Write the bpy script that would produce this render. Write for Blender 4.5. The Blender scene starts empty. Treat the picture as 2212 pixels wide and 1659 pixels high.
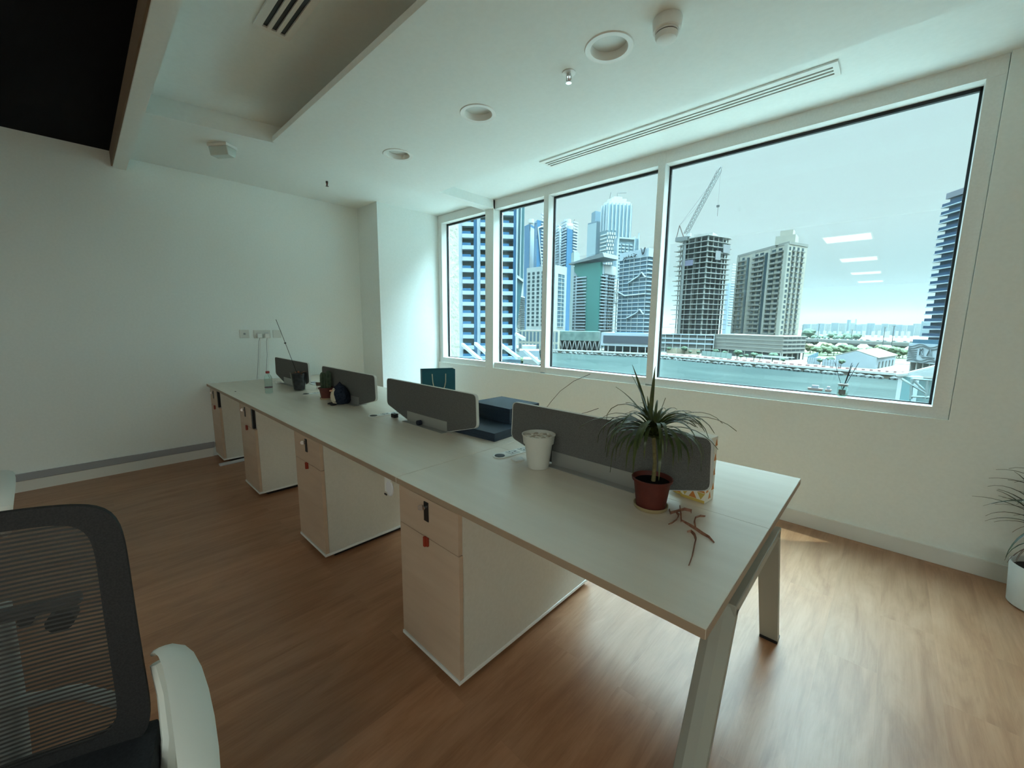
import bpy, bmesh, math, random
from mathutils import Vector, Matrix
R = random.Random(7)
sc = bpy.context.scene
C = sc.collection

# ------------------------------------------------------------------ camera
CAM = Vector((4.9436, -0.8220, 1.3624))
YAW, PITCH, ROLL, FPX = 0.7526, -0.1471, 0.0100, 872.18
def cam_axes():
    ca, sa = math.cos(YAW), math.sin(YAW)
    f = Vector((-sa*math.cos(PITCH), ca*math.cos(PITCH), math.sin(PITCH)))
    r0 = Vector((ca, sa, 0)); u0 = r0.cross(f)
    r = r0*math.cos(ROLL) + u0*math.sin(ROLL); u = -r0*math.sin(ROLL) + u0*math.cos(ROLL)
    return r, u, f
CR, CU, CF = cam_axes()
cd = bpy.data.cameras.new('camera'); cam = bpy.data.objects.new('camera', cd); C.objects.link(cam)
cd.sensor_width = 36.0; cd.lens = FPX/2212*36.0; cd.clip_start = 0.05; cd.clip_end = 8000
M = Matrix((CR, CU, -CF)).transposed().to_4x4(); M.translation = CAM
cam.matrix_world = M
sc.camera = cam
def at(px, py, dist):
    """the place seen in direction (px, py) at a horizontal distance dist from the camera"""
    d = CF + CR*((px-1106)/FPX) - CU*((py-829.5)/FPX)
    return CAM + d*(dist/math.hypot(d.x, d.y))
def onz(px, py, z):
    d = CF + CR*((px-1106)/FPX) - CU*((py-829.5)/FPX)
    return CAM + d*((z-CAM.z)/d.z)

# ------------------------------------------------------------------ light
sc.view_settings.view_transform = 'Standard'; sc.view_settings.look = 'None'
sc.view_settings.gamma = 1; sc.view_settings.use_curve_mapping = False
sc.view_settings.exposure = 0.88
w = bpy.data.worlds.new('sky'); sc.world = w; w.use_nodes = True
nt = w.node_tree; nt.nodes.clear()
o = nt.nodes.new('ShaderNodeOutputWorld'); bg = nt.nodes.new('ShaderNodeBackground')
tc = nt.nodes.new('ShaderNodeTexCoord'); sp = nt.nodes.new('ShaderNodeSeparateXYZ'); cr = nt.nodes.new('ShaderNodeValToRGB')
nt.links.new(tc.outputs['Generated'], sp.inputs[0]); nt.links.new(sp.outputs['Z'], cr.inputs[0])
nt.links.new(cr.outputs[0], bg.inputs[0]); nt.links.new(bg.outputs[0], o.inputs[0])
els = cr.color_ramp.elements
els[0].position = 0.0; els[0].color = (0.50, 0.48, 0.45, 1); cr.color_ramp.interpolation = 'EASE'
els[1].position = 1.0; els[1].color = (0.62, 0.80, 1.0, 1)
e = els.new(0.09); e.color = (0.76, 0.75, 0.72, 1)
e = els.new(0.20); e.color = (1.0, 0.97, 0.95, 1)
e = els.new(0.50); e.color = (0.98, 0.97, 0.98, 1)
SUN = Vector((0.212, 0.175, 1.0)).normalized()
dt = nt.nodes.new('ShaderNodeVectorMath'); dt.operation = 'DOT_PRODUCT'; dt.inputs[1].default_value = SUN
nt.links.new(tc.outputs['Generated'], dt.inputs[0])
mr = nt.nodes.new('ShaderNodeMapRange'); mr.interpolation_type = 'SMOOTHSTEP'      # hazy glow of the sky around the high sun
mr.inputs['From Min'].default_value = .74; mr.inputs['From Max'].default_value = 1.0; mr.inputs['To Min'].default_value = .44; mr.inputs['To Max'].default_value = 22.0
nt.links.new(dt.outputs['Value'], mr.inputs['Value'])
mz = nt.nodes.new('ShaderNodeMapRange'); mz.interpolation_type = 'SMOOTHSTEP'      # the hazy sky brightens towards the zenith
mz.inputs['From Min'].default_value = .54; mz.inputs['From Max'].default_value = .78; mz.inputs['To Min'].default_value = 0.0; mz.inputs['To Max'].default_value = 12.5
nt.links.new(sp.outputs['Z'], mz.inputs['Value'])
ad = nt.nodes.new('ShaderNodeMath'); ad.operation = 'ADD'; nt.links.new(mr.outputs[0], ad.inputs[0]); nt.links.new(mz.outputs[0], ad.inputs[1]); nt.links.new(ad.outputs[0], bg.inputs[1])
sl = bpy.data.lights.new('sun', 'SUN'); so = bpy.data.objects.new('sun', sl); C.objects.link(so)
sl.energy = 4.8; sl.angle = 0.009; sl.color = (1.0, 0.95, 0.86)
so.rotation_euler = Vector((0.212, 0.175, 1.0)).to_track_quat('Z', 'Y').to_euler()
so.location = (8, 6, 20)
pl = bpy.data.lights.new('window_portal', 'AREA'); po = bpy.data.objects.new('window_portal', pl); C.objects.link(po)
pl.shape = 'RECTANGLE'; pl.size = 4.75; pl.size_y = 1.8; pl.cycles.is_portal = True
po.location = (2.85, 2.66, 1.78); po.rotation_euler = (math.radians(-90), 0, 0)
pl = bpy.data.lights.new('added_window_portal', 'AREA'); po = bpy.data.objects.new('added_window_portal', pl); C.objects.link(po)  # sampling portal of the added side windows
pl.shape = 'RECTANGLE'; pl.size = 1.8; pl.size_y = 9.5; pl.cycles.is_portal = True
po.location = (8.82, -6.3, 1.78); po.rotation_euler = (0, math.radians(90), 0)
cy = sc.cycles
cy.max_bounces = 10; cy.diffuse_bounces = 6; cy.glossy_bounces = 4; cy.transmission_bounces = 8
cy.transparent_max_bounces = 24; cy.use_denoising = True; cy.sample_clamp_indirect = 6.0
cy.caustics_reflective = False; cy.caustics_refractive = False

# ------------------------------------------------------------------ materials
MATS = {}
def mat(name, col, rough=0.5, metal=0.0, spec=0.5, emit=0.0, alpha=1.0, trans=0.0, ior=1.45):
    if name in MATS: return MATS[name]
    m = bpy.data.materials.new(name); m.use_nodes = True
    b = m.node_tree.nodes['Principled BSDF']
    b.inputs['Base Color'].default_value = (*col, 1); b.inputs['Roughness'].default_value = rough
    b.inputs['Metallic'].default_value = metal; b.inputs['Specular IOR Level'].default_value = spec
    b.inputs['IOR'].default_value = ior
    if trans: b.inputs['Transmission Weight'].default_value = trans
    if alpha < 1: b.inputs['Alpha'].default_value = alpha
    if emit:
        b.inputs['Emission Color'].default_value = (*col, 1); b.inputs['Emission Strength'].default_value = emit
    MATS[name] = m; return m
def noisy(name, c1, c2, scale=(5, 5, 5), rough=0.5, bump=0.0, spec=0.5, detail=4, coord='Object', lo=.35, hi=.65, bdist=.002):
    if name in MATS: return MATS[name]
    m = mat(name, c1, rough, spec=spec); n = m.node_tree.nodes; l = m.node_tree.links; b = n['Principled BSDF']
    t = n.new('ShaderNodeTexCoord'); mp = n.new('ShaderNodeMapping'); mp.inputs['Scale'].default_value = scale
    no = n.new('ShaderNodeTexNoise'); no.inputs['Scale'].default_value = 1; no.inputs['Detail'].default_value = detail
    r = n.new('ShaderNodeValToRGB'); r.color_ramp.elements[0].color = (*c1, 1); r.color_ramp.elements[1].color = (*c2, 1)
    r.color_ramp.elements[0].position = lo; r.color_ramp.elements[1].position = hi
    l.new(t.outputs[coord], mp.inputs[0]); l.new(mp.outputs[0], no.inputs[0]); l.new(no.outputs[0], r.inputs[0]); l.new(r.outputs[0], b.inputs['Base Color'])
    if bump:
        bp = n.new('ShaderNodeBump'); bp.inputs['Strength'].default_value = bump; bp.inputs['Distance'].default_value = bdist
        l.new(no.outputs[0], bp.inputs['Height']); l.new(bp.outputs[0], b.inputs['Normal'])
    return m
def floor_mat():
    m = mat('floor_planks', (.3, .17, .1), .37, spec=.75); n = m.node_tree.nodes; l = m.node_tree.links; b = n['Principled BSDF']
    t = n.new('ShaderNodeTexCoord'); mp = n.new('ShaderNodeMapping'); mp.inputs['Rotation'].default_value = (0, 0, math.radians(90))
    br = n.new('ShaderNodeTexBrick'); br.offset = .37; br.offset_frequency = 2
    for k, v in dict(Scale=1.0, **{'Brick Width': 1.22, 'Row Height': .18, 'Mortar Size': .0007, 'Mortar Smooth': .2, 'Bias': 0}).items(): br.inputs[k].default_value = v
    br.inputs['Color1'].default_value = (0, 0, 0, 1); br.inputs['Color2'].default_value = (1, 1, 1, 1); br.inputs['Mortar'].default_value = (.3, .3, .3, 1)
    l.new(t.outputs['Object'], mp.inputs[0]); l.new(mp.outputs[0], br.inputs['Vector'])
    mg = n.new('ShaderNodeMapping'); mg.inputs['Scale'].default_value = (9, 1.5, 1)
    addv = n.new('ShaderNodeVectorMath'); addv.operation = 'ADD'
    sc_ = n.new('ShaderNodeVectorMath'); sc_.operation = 'SCALE'; sc_.inputs['Scale'].default_value = 3.7
    l.new(br.outputs['Color'], sc_.inputs[0]); l.new(t.outputs['Object'], addv.inputs[0]); l.new(sc_.outputs[0], addv.inputs[1]); l.new(addv.outputs[0], mg.inputs[0])
    g = n.new('ShaderNodeTexNoise'); g.inputs['Scale'].default_value = 1.3; g.inputs['Detail'].default_value = 7; g.inputs['Roughness'].default_value = .62; g.inputs['Distortion'].default_value = .9
    l.new(mg.outputs[0], g.inputs[0])
    r = n.new('ShaderNodeValToRGB'); e_ = r.color_ramp.elements
    e_[0].position = .28; e_[0].color = (.29, .130, .062, 1); e_[1].position = .74; e_[1].color = (.46, .250, .145, 1)
    x = e_.new(.5); x.color = (.385, .195, .102, 1)
    mf = n.new('ShaderNodeMapping'); mf.inputs['Scale'].default_value = (110, 5, 1); fg = n.new('ShaderNodeTexNoise'); fg.inputs['Scale'].default_value = 1; fg.inputs['Detail'].default_value = 5; fg.inputs['Roughness'].default_value = .7
    l.new(addv.outputs[0], mf.inputs[0]); l.new(mf.outputs[0], fg.inputs[0])
    mxg = n.new('ShaderNodeMixRGB'); mxg.blend_type = 'OVERLAY'; mxg.inputs[0].default_value = .45; l.new(g.outputs[0], mxg.inputs[1]); l.new(fg.outputs[0], mxg.inputs[2])
    l.new(mxg.outputs[0], r.inputs[0])
    hs = n.new('ShaderNodeMixRGB'); hs.blend_type = 'MULTIPLY'; hs.inputs[0].default_value = 1
    tone = n.new('ShaderNodeValToRGB'); tone.color_ramp.elements[0].color = (.92, .91, .90, 1); tone.color_ramp.elements[1].color = (1.06, 1.04, 1.02, 1)
    l.new(br.outputs['Color'], tone.inputs[0]); l.new(r.outputs[0], hs.inputs[1]); l.new(tone.outputs[0], hs.inputs[2]); l.new(hs.outputs[0], b.inputs['Base Color'])
    bp = n.new('ShaderNodeBump'); bp.inputs['Strength'].default_value = .25; bp.inputs['Distance'].default_value = .0015
    l.new(g.outputs[0], bp.inputs['Height']); l.new(bp.outputs[0], b.inputs['Normal'])
    return m
def glass_mat(name, tint, fres=1.5, rough=0.0):
    m = bpy.data.materials.new(name); m.use_nodes = True; n = m.node_tree.nodes; l = m.node_tree.links; n.clear()
    out = n.new('ShaderNodeOutputMaterial'); mx = n.new('ShaderNodeMixShader'); tr = n.new('ShaderNodeBsdfTransparent'); gl = n.new('ShaderNodeBsdfGlossy')
    lw = n.new('ShaderNodeLayerWeight'); lw.inputs[0].default_value = .5; pw = n.new('ShaderNodeMath'); pw.operation = 'POWER'; pw.inputs[1].default_value = 5
    ma = n.new('ShaderNodeMath'); ma.operation = 'MULTIPLY_ADD'; f0 = ((fres-1)/(fres+1))**2; ma.inputs[1].default_value = 1-f0; ma.inputs[2].default_value = f0
    tr.inputs[0].default_value = (*tint, 1); gl.inputs['Roughness'].default_value = rough
    l.new(lw.outputs['Facing'], pw.inputs[0]); l.new(pw.outputs[0], ma.inputs[0])
    l.new(ma.outputs[0], mx.inputs[0]); l.new(tr.outputs[0], mx.inputs[1]); l.new(gl.outputs[0], mx.inputs[2]); l.new(mx.outputs[0], out.inputs[0])
    MATS[name] = m; return m
def wood(name, c1, c2, scale, rough, spec=.5):
    return noisy(name, c1, c2, scale, rough, bump=.05, spec=spec, detail=8, lo=.3, hi=.7, bdist=.0006)

paint = noisy('white_wall_paint', (.81, .865, .845), (.835, .89, .87), (60, 60, 60), .75, bump=.04, spec=.25)
paint2 = noisy('white_ceiling_paint', (.80, .85, .83), (.82, .87, .85), (40, 40, 40), .8, bump=.03, spec=.2)
darkceil = mat('black_ceiling_paint', (.006, .0065, .008), .9, spec=.1)
brown_edge = mat('brown_edge_strip', (.22, .17, .12), .9)
skirt = mat('white_skirting', (.72, .72, .68), .45)
greytrunk = mat('grey_trunking', (.33, .34, .36), .45)
alu = noisy('white_powder_coat', (.76, .78, .76), (.80, .82, .80), (90, 90, 90), .42, bump=.03)
gasket = mat('black_rubber', (.012, .014, .016), .55)
floorm = floor_mat()
glass = glass_mat('tinted_window_glass', (.795, .962, .965))
clear = glass_mat('clear_thin_glass', (.93, .97, .96), 1.35, .02)
oak = wood('light_oak_laminate', (.66, .575, .475), (.715, .635, .535), (1.6, 22, 4), .38)
_b = oak.node_tree.nodes['Principled BSDF']; _b.inputs['Specular IOR Level'].default_value = .9; _b.inputs['Coat Weight'].default_value = .5; _b.inputs['Coat Roughness'].default_value = .3
oakv = wood('light_oak_front', (.50, .37, .27), (.56, .43, .32), (2.5, 2, 24), .45)
oakedge = mat('oak_edge_band', (.36, .27, .19), .5)
white_lam = noisy('off_white_laminate', (.62, .61, .55), (.65, .64, .58), (80, 80, 80), .5, spec=.35)
steel = mat('sage_white_steel', (.34, .35, .305), .42)
steel_d = mat('dark_steel_side', (.30, .28, .24), .5)
black = mat('black_plastic', (.012, .012, .013), .4)
grey_fab = noisy('grey_fabric', (.105, .105, .10), (.15, .15, .142), (400, 400, 400), .9, bump=.3, spec=.15, detail=2)
screen_trim = mat('screen_edge_trim', (.62, .63, .60), .6)
alumin = mat('brushed_aluminium', (.42, .42, .40), .42, metal=.6)
white_pl = mat('white_plastic', (.78, .79, .76), .35)
chrome = mat('chrome', (.6, .6, .6), .18, metal=1)
red_tag = mat('rust_red_plastic', (.30, .035, .015), .5)

# ------------------------------------------------------------------ mesh helpers
class MB:
    def __init__(s): s.bm = bmesh.new()
    def box(s, x0, x1, y0, y1, z0, z1, bev=0, mtx=None):
        bm = s.bm; r = bmesh.ops.create_cube(bm, size=1)
        v = r['verts']
        for q in v: q.co = Vector(((x0+x1)/2 + q.co.x*(x1-x0), (y0+y1)/2 + q.co.y*(y1-y0), (z0+z1)/2 + q.co.z*(z1-z0)))
        if bev:
            es = list({e for q in v for e in q.link_edges})
            g = bmesh.ops.bevel(bm, geom=es, offset=bev, segments=2, affect='EDGES', profile=.5)
            v = list({q for f in g['faces'] for q in f.verts} | {q for q in v if q.is_valid})
        if mtx is not None: bmesh.ops.transform(bm, matrix=mtx, verts=[q for q in v if q.is_valid])
        return s
    def prism(s, pts, h):                       # pts: 3D polygon, h: extrusion vector
        bm = s.bm; a = [bm.verts.new(Vector(p)) for p in pts]; h = Vector(h); b = [bm.verts.new(q.co+h) for q in a]
        n = len(a); bm.faces.new(a[::-1]); bm.faces.new(b)
        for i in range(n): bm.faces.new((a[i], a[(i+1) % n], b[(i+1) % n], b[i]))
        return s
    def lathe(s, prof, c=(0, 0, 0), seg=32, close=False):
        bm = s.bm; rings = []; c = Vector(c)
        for r, z in prof:
            if r < 1e-6: rings.append([bm.verts.new(c+Vector((0, 0, z)))])
            else: rings.append([bm.verts.new(c+Vector((r*math.cos(2*math.pi*k/seg), r*math.sin(2*math.pi*k/seg), z))) for k in range(seg)])
        for a, b in zip(rings, rings[1:]):
            for k in range(seg):
                k2 = (k+1) % seg
                if len(a) == 1 and len(b) == 1: continue
                if len(a) == 1: bm.faces.new((a[0], b[k], b[k2]))
                elif len(b) == 1: bm.faces.new((a[k], b[0], a[k2]))
                else: bm.faces.new((a[k], b[k], b[k2], a[k2]))
        return s
    def tube(s, pts, r, seg=8, caps=True):
        bm = s.bm; pts = [Vector(p) for p in pts]; n = len(pts); rad = r if isinstance(r, (list, tuple)) else [r]*n
        rings = []; up = None
        for i, p in enumerate(pts):
            t = (pts[min(i+1, n-1)]-pts[max(i-1, 0)]).normalized()
            if up is None: up = t.orthogonal().normalized()
            else:
                up = up-t*up.dot(t)
                up = up.normalized() if up.length > 1e-6 else t.orthogonal().normalized()
            v = t.cross(up)
            rings.append([bm.verts.new(p+(up*math.cos(2*math.pi*k/seg)+v*math.sin(2*math.pi*k/seg))*rad[i]) for k in range(seg)])
        for a, b in zip(rings, rings[1:]):
            for k in range(seg): bm.faces.new((a[k], a[(k+1) % seg], b[(k+1) % seg], b[k]))
        if caps: bm.faces.new(rings[0][::-1]); bm.faces.new(rings[-1])
        return s
    def ico(s, c, r, sub=2, jit=0, sq=(1, 1, 1), rnd=None):
        g = bmesh.ops.create_icosphere(s.bm, subdivisions=sub, radius=1)
        for q in g['verts']:
            k = 1+(((rnd or R).random()-.5)*jit if jit else 0)
            q.co = Vector(c)+Vector((q.co.x*sq[0], q.co.y*sq[1], q.co.z*sq[2]))*r*k
        return s
    def ribbon(s, pts, widths, side, thick=.0015, vee=0.0):
        """flat tapering blade along pts; side = sideways direction"""
        bm = s.bm; n = len(pts); rows = []
        for i, p in enumerate(pts):
            p = Vector(p); t = (Vector(pts[min(i+1, n-1)])-Vector(pts[max(i-1, 0)])).normalized()
            sd = (Vector(side)-t*Vector(side).dot(t)).normalized(); nm = t.cross(sd); w_ = widths[i]
            rows.append([bm.verts.new(p-sd*w_+nm*vee*w_), bm.verts.new(p-nm*thick), bm.verts.new(p+sd*w_+nm*vee*w_), bm.verts.new(p+nm*thick)])
        for a, b in zip(rows, rows[1:]):
            for k in range(4): bm.faces.new((a[k], a[(k+1) % 4], b[(k+1) % 4], b[k]))
        bm.faces.new(rows[0]); bm.faces.new(rows[-1][::-1])
        return s
    def build(s, name, m, parent=None, smooth=False, kind=None, loc=None, bevel=0, label=None, sub=0):
        bmesh.ops.recalc_face_normals(s.bm, faces=s.bm.faces[:])
        me = bpy.data.meshes.new(name)
        if smooth:
            for f in s.bm.faces: f.smooth = True
        s.bm.to_mesh(me); s.bm.free(); me.materials.append(m)
        o_ = bpy.data.objects.new(name, me); C.objects.link(o_)
        if parent is not None: o_.parent = parent
        if loc is not None: o_.location = loc
        if kind: o_['kind'] = kind
        if label: o_['label'] = label
        if bevel:
            q = o_.modifiers.new('bevel', 'BEVEL'); q.width = bevel; q.segments = 2; q.limit_method = 'ANGLE'; q.angle_limit = math.radians(40)
        if sub:
            q = o_.modifiers.new('sub', 'SUBSURF'); q.levels = sub; q.render_levels = sub
        if smooth and len(me.polygons) > 0:
            try: me.set_sharp_from_angle(angle=math.radians(42))
            except Exception: pass
        return o_
def thing(name, label, cat, loc=(0, 0, 0), rz=0, group=None):
    o_ = bpy.data.objects.new(name, None); C.objects.link(o_); o_.location = loc; o_.rotation_euler = (0, 0, rz)
    o_.empty_display_size = .1
    o_['label'] = label; o_['category'] = cat
    if group: o_['group'] = group
    return o_
def tag(o_, label, cat, group=None, kind=None):
    o_['label'] = label; o_['category'] = cat
    if group: o_['group'] = group
    if kind: o_['kind'] = kind
    return o_
def dup(root, loc=None, rz=None, label=None, group=None):
    def cp(o_, par):
        c = o_.copy(); C.objects.link(c); c.parent = par
        for ch in o_.children: cp(ch, c)
        return c
    r = cp(root, None)
    if loc is not None: r.location = loc
    if rz is not None: r.rotation_euler = (0, 0, rz)
    if label: r['label'] = label
    if group: r['group'] = group
    return r
def plate(name, outer, holes, z0, z1, m, kind='structure'):
    """horizontal slab z0..z1 with holes"""
    bm = bmesh.new(); loops = []
    for lp in [outer]+holes:
        vs = [bm.verts.new((x, y, z0)) for x, y in lp]
        es = [bm.edges.new((vs[i], vs[(i+1) % len(vs)])) for i in range(len(vs))]; loops.append((vs, es))
    bmesh.ops.triangle_fill(bm, edges=[e for _, es in loops for e in es], use_beauty=True)
    fs = bm.faces[:]
    g = bmesh.ops.extrude_face_region(bm, geom=fs)
    vs = [q for q in g['geom'] if isinstance(q, bmesh.types.BMVert)]
    bmesh.ops.translate(bm, verts=vs, vec=(0, 0, z1-z0))
    s = MB(); s.bm.free(); s.bm = bm
    return s.build(name, m, kind=kind)
def circ(cx, cy, r, n=40): return [(cx+r*math.cos(2*math.pi*k/n), cy+r*math.sin(2*math.pi*k/n)) for k in range(n)]

# ================================================================== THE ROOM
YW = 2.489; HS = 2.735; ZM = 2.640; SILL = .85
XR = 8.6; YB = -12.0
MB().box(-.2, XR+.2, YB-.2, 2.70, -.12, 0).build('floor', floorm, kind='structure')
MB().box(-.2, 0, YB, 2.64, 0, 3.1).build('wall_left', paint, kind='structure')
s = MB(); s.box(XR, XR+.2, YB, -11.0, 0, 3.1); s.box(XR, XR+.2, -1.6, 2.64, 0, 3.1); s.box(XR, XR+.2, -11.0, -1.6, 0, .9); s.box(XR, XR+.2, -11.0, -1.6, 2.64, 3.1)
s.build('wall_right', paint, kind='structure')
MB().box(-.2, XR+.2, YB-.2, YB, 0, 3.1).build('wall_back', paint, kind='structure')
MB().box(0, .475, 1.656, 2.64, 0, 2.80).build('trim_1', paint, kind='structure')                 # boxed-in column in the corner
s = MB()
s.box(.475, XR, YW, 2.64, 0, SILL); s.box(5.222, XR, YW, 2.64, SILL, 2.80); s.box(1.400, 1.532, YW, 2.64, SILL, 2.80)
s.box(.475, XR, 2.52, 2.64, 2.735, 3.1)
s.build('wall_window', paint, kind='structure')
# ceilings
DL = [(3.834, 1.002), (2.938, .992), (2.024, .992)]
plate('ceiling', [(1.547, .267), (XR, .267), (XR, 1.740), (1.400, 1.740), (1.400, .90)], [circ(x, y, .088) for x, y in DL], ZM, ZM+.036, paint2)   # lower slab with the downlights
MB().prism([(0, -.40, HS), (1.137, -.40, HS), (1.280, .359, HS), (1.60, .40, HS), (1.60, 1.9, HS), (1.60, 2.64, HS), (0, 2.64, HS)], (0, 0, .045)).build('ceiling', paint2, kind='structure')
MB().box(1.5, XR, 1.70, 2.60, HS-.004, 2.83).build('ceiling', paint2, kind='structure')            # recess along the windows
s = MB(); s.box(1.0, XR, -.41, .75, 2.86, 2.90); s.box(1.56, XR, .60, .64, ZM+.036, 2.87); s.box(1.535, 1.56, .60, 1.738, ZM+.036, HS); s.box(1.535, XR, 1.70, 1.738, ZM+.036, 2.80)
s.build('ceiling', paint2, kind='structure')
MB().prism([(1.08, -.41, HS+.045), (1.137, -.41, HS+.045), (1.280, .359, HS+.045), (1.40, 1.0, HS+.045), (1.3, 1.0, HS+.045)], (0, 0, .09)).build('trim_2', paint2, kind='structure')
MB().box(1.400, 1.532, 1.735, 2.52, ZM, 2.74).build('trim_3', paint2, kind='structure')            # short beam to the pier
s = MB(); s.box(0, XR, -.487, -.405, ZM-.008, 3.1); s.build('trim_4', paint2, kind='structure')    # long downstand
MB().box(0, XR, -.496, -.487, ZM+.004, 3.1).build('trim_5', brown_edge, kind='structure')  # thin brown strip along the room side of the downstand
MB().box(0, XR, YB, -.496, 2.762, 2.80).build('ceiling', darkceil, kind='structure')
MB().box(-.2, XR+.2, YB-.2, 2.64, 3.1, 3.3).build('ceiling', paint2, kind='structure')              # unseen slab of the storey above, added to stop sky light leaking in
# skirtings
s = MB(); s.box(0, .012, YB, .0, .0, .088); s.build('baseboard_left', skirt, kind='structure')
MB().box(0, .022, YB, .012, .092, .148, bev=.002).build('trim_6', greytrunk, kind='structure')
s = MB(); s.box(.475, XR, YW-.013, YW, 0, .097, bev=.002); s.build('baseboard_window', skirt, kind='structure')

# windows ---------------------------------------------------------
YF = 2.509; YG = 2.607; ZB = .915; ZT = 2.637
def window(n, x0, x1, l0, l1):
    """opening x0..x1; l0/l1 = outer limits of the rails"""
    s = MB(); s.box(l0, l1, YF, YG+.03, SILL, ZB, bev=.0015); s.box(l0, l1, YF, YG+.03, ZT, 2.732, bev=.0015)
    if l0 < x0-.02: s.box(l0, x0, YF, YG+.03, ZB, ZT)
    if l1 > x1+.02: s.box(x1, l1, YF, YG+.03, ZB, ZT)
    fr = s.build('window_%d' % n, alu, kind='structure')
    g = MB(); d = .011
    for a in ((x0, x1, ZT-.020, ZT), (x0, x1, ZB, ZB+d*.6), (x0, x0+d, ZB, ZT), (x1-d, x1, ZB, ZT)): g.box(a[0], a[1], YG-.012, YG+.012, a[2], a[3])
    g.build('gasket', gasket, fr)
    MB().box(x0+.004, x1-.004, YG-.004, YG+.004, ZB+.003, ZT-.003).build('glass_pane', glass, fr)
window(1, .552, 1.398, .477, 1.398)
window(2, 1.534, 2.238, 1.534, 2.238)
window(3, 2.300, 3.415, 2.300, 3.415)
window(4, 3.476, 5.150, 3.476, 5.220)
for k, (a, b) in enumerate(((2.2385, 2.2995), (3.4155, 3.4755))):
    MB().box(a, b, YF-.001, YG+.03, SILL+.01, 2.732, bev=.002).build('trim_%d' % (7+k), alu, kind='structure')

s = MB()                                                          # unseen side windows behind the camera, added to bring in more daylight
for k in range(6): y = -11.0+k*9.4/5; s.box(XR+.03, XR+.13, max(-11, y-.03), min(-1.6, y+.03), .9, 2.64)
s.box(XR+.03, XR+.13, -11.0, -1.6, .9, .96); s.box(XR+.03, XR+.13, -11.0, -1.6, 2.58, 2.64)
fr5 = s.build('window_5', alu, kind='structure')
MB().box(XR+.075, XR+.083, -11.0, -1.6, .96, 2.58).build('glass_pane', glass, fr5)

# ================================================================== CEILING FITTINGS
def downlight(x, y, label):
    t = thing('recessed_downlight', label, 'downlight', (x, y, ZM), 0, 'recessed downlights')
    MB().lathe([(.084, .004), (.112, .003), (.113, -.001), (.110, -.005), (.086, -.004), (.083, .001), (.080, .034), (.084, .034), (.084, .004)], seg=40).build('trim_ring', white_pl, t, smooth=True)
    MB().lathe([(0, .030), (.080, .030), (.080, .034), (0, .034)], seg=40).build('diffuser', mat('frosted_diffuser', (.62, .66, .64), .5), t, smooth=True)
    return t
downlight(*DL[0], 'large round recessed downlight nearest the smoke detector')
downlight(*DL[1], 'middle one of the three round recessed ceiling downlights')
downlight(*DL[2], 'round recessed downlight nearest the far column, smallest of three')
def diffuser(loc, length, label, ys, wid, bar, n=3, th=.010):
    t = thing('linear_slot_diffuser', label, 'air vent', loc)
    L_, W_ = length, wid; in0, in1 = ys
    s = MB(); s.box(0, L_, 0, in0, -th, -.0005); s.box(0, L_, in1, W_, -th, -.0005); s.box(0, .025, in0, in1, -th, -.0005); s.box(L_-.025, L_, in0, in1, -th, -.0005)
    s.build('frame', white_pl, t)
    MB().box(.025, L_-.025, in0, in1, -.0012, -.0004).build('backing', black, t)
    sw = ((in1-in0)-bar*(n-1))/n
    for k in range(n-1):
        y = in0+sw*(k+1)+bar*k
        MB().box(.025, L_-.025, y, y+bar, -th, -.0014).build('slat', white_pl, t)
    return t
diffuser((2.594, 2.000, HS-.004), 1.988, 'long white linear slot air diffuser in the ceiling above the windows', (.040, .128), .158, .018)
diffuser((2.41, -.062, 2.86), 1.99, 'white slot air diffuser inside the raised ceiling tray at top left', (.034, .140), .172, .018)
# smoke detector
p = onz(1442, 42, ZM)
t = thing('smoke_detector', 'round white smoke detector on a deep base beside the largest downlight', 'smoke detector', (p.x, p.y, ZM))
MB().lathe([(0, 0), (.058, 0), (.060, -.004), (.056, -.044), (.050, -.048), (0, -.048)], seg=36).build('base', white_pl, t, smooth=True)
MB().lathe([(0, -.048), (.045, -.048), (.045, -.060), (0, -.060)], seg=36).build('vent_ring', black, t)
MB().lathe([(.044, -.050), (.049, -.050), (.049, -.055), (.044, -.055)], seg=36).build('collar', white_pl, t)
MB().lathe([(0, -.058), (.046, -.058), (.047, -.064), (.040, -.078), (.022, -.084), (0, -.085)], seg=36).build('sensor_cap', white_pl, t, smooth=True)
def sprinkler(p, label, plate_r, body):
    t = thing('fire_sprinkler', label, 'sprinkler', p)
    MB().lathe([(0, 0), (plate_r, 0), (plate_r, -.004), (plate_r*.6, -.006), (0, -.006)], seg=28).build('escutcheon', white_pl if plate_r > .03 else chrome, t, smooth=True)
    s = MB(); s.tube([(0, 0, -.004), (0, 0, -.020)], .011, 12); s.tube([(-.012, 0, -.018), (-.014, 0, -.032), (0, 0, -.046)], .0032, 6); s.tube([(.012, 0, -.018), (.014, 0, -.032), (0, 0, -.046)], .0032, 6)
    s.lathe([(0, -.046), (.013, -.046), (.015, -.049), (0, -.049)], seg=14)
    s.build('nozzle', body, t)
    MB().tube([(0, 0, -.018), (0, 0, -.045)], .0022, 6).build('bulb', red_tag, t)
p = onz(1229, 157, ZM); sprinkler((p.x, p.y, ZM), 'chrome fire sprinkler with white ring on the ceiling before the large downlight', .034, chrome)
p = onz(706, 391, HS); sprinkler((p.x, p.y, HS), 'small dark fire sprinkler on the ceiling near the far wall', .012, mat('dark_bronze', (.05, .035, .03), .4, metal=.5))
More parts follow.
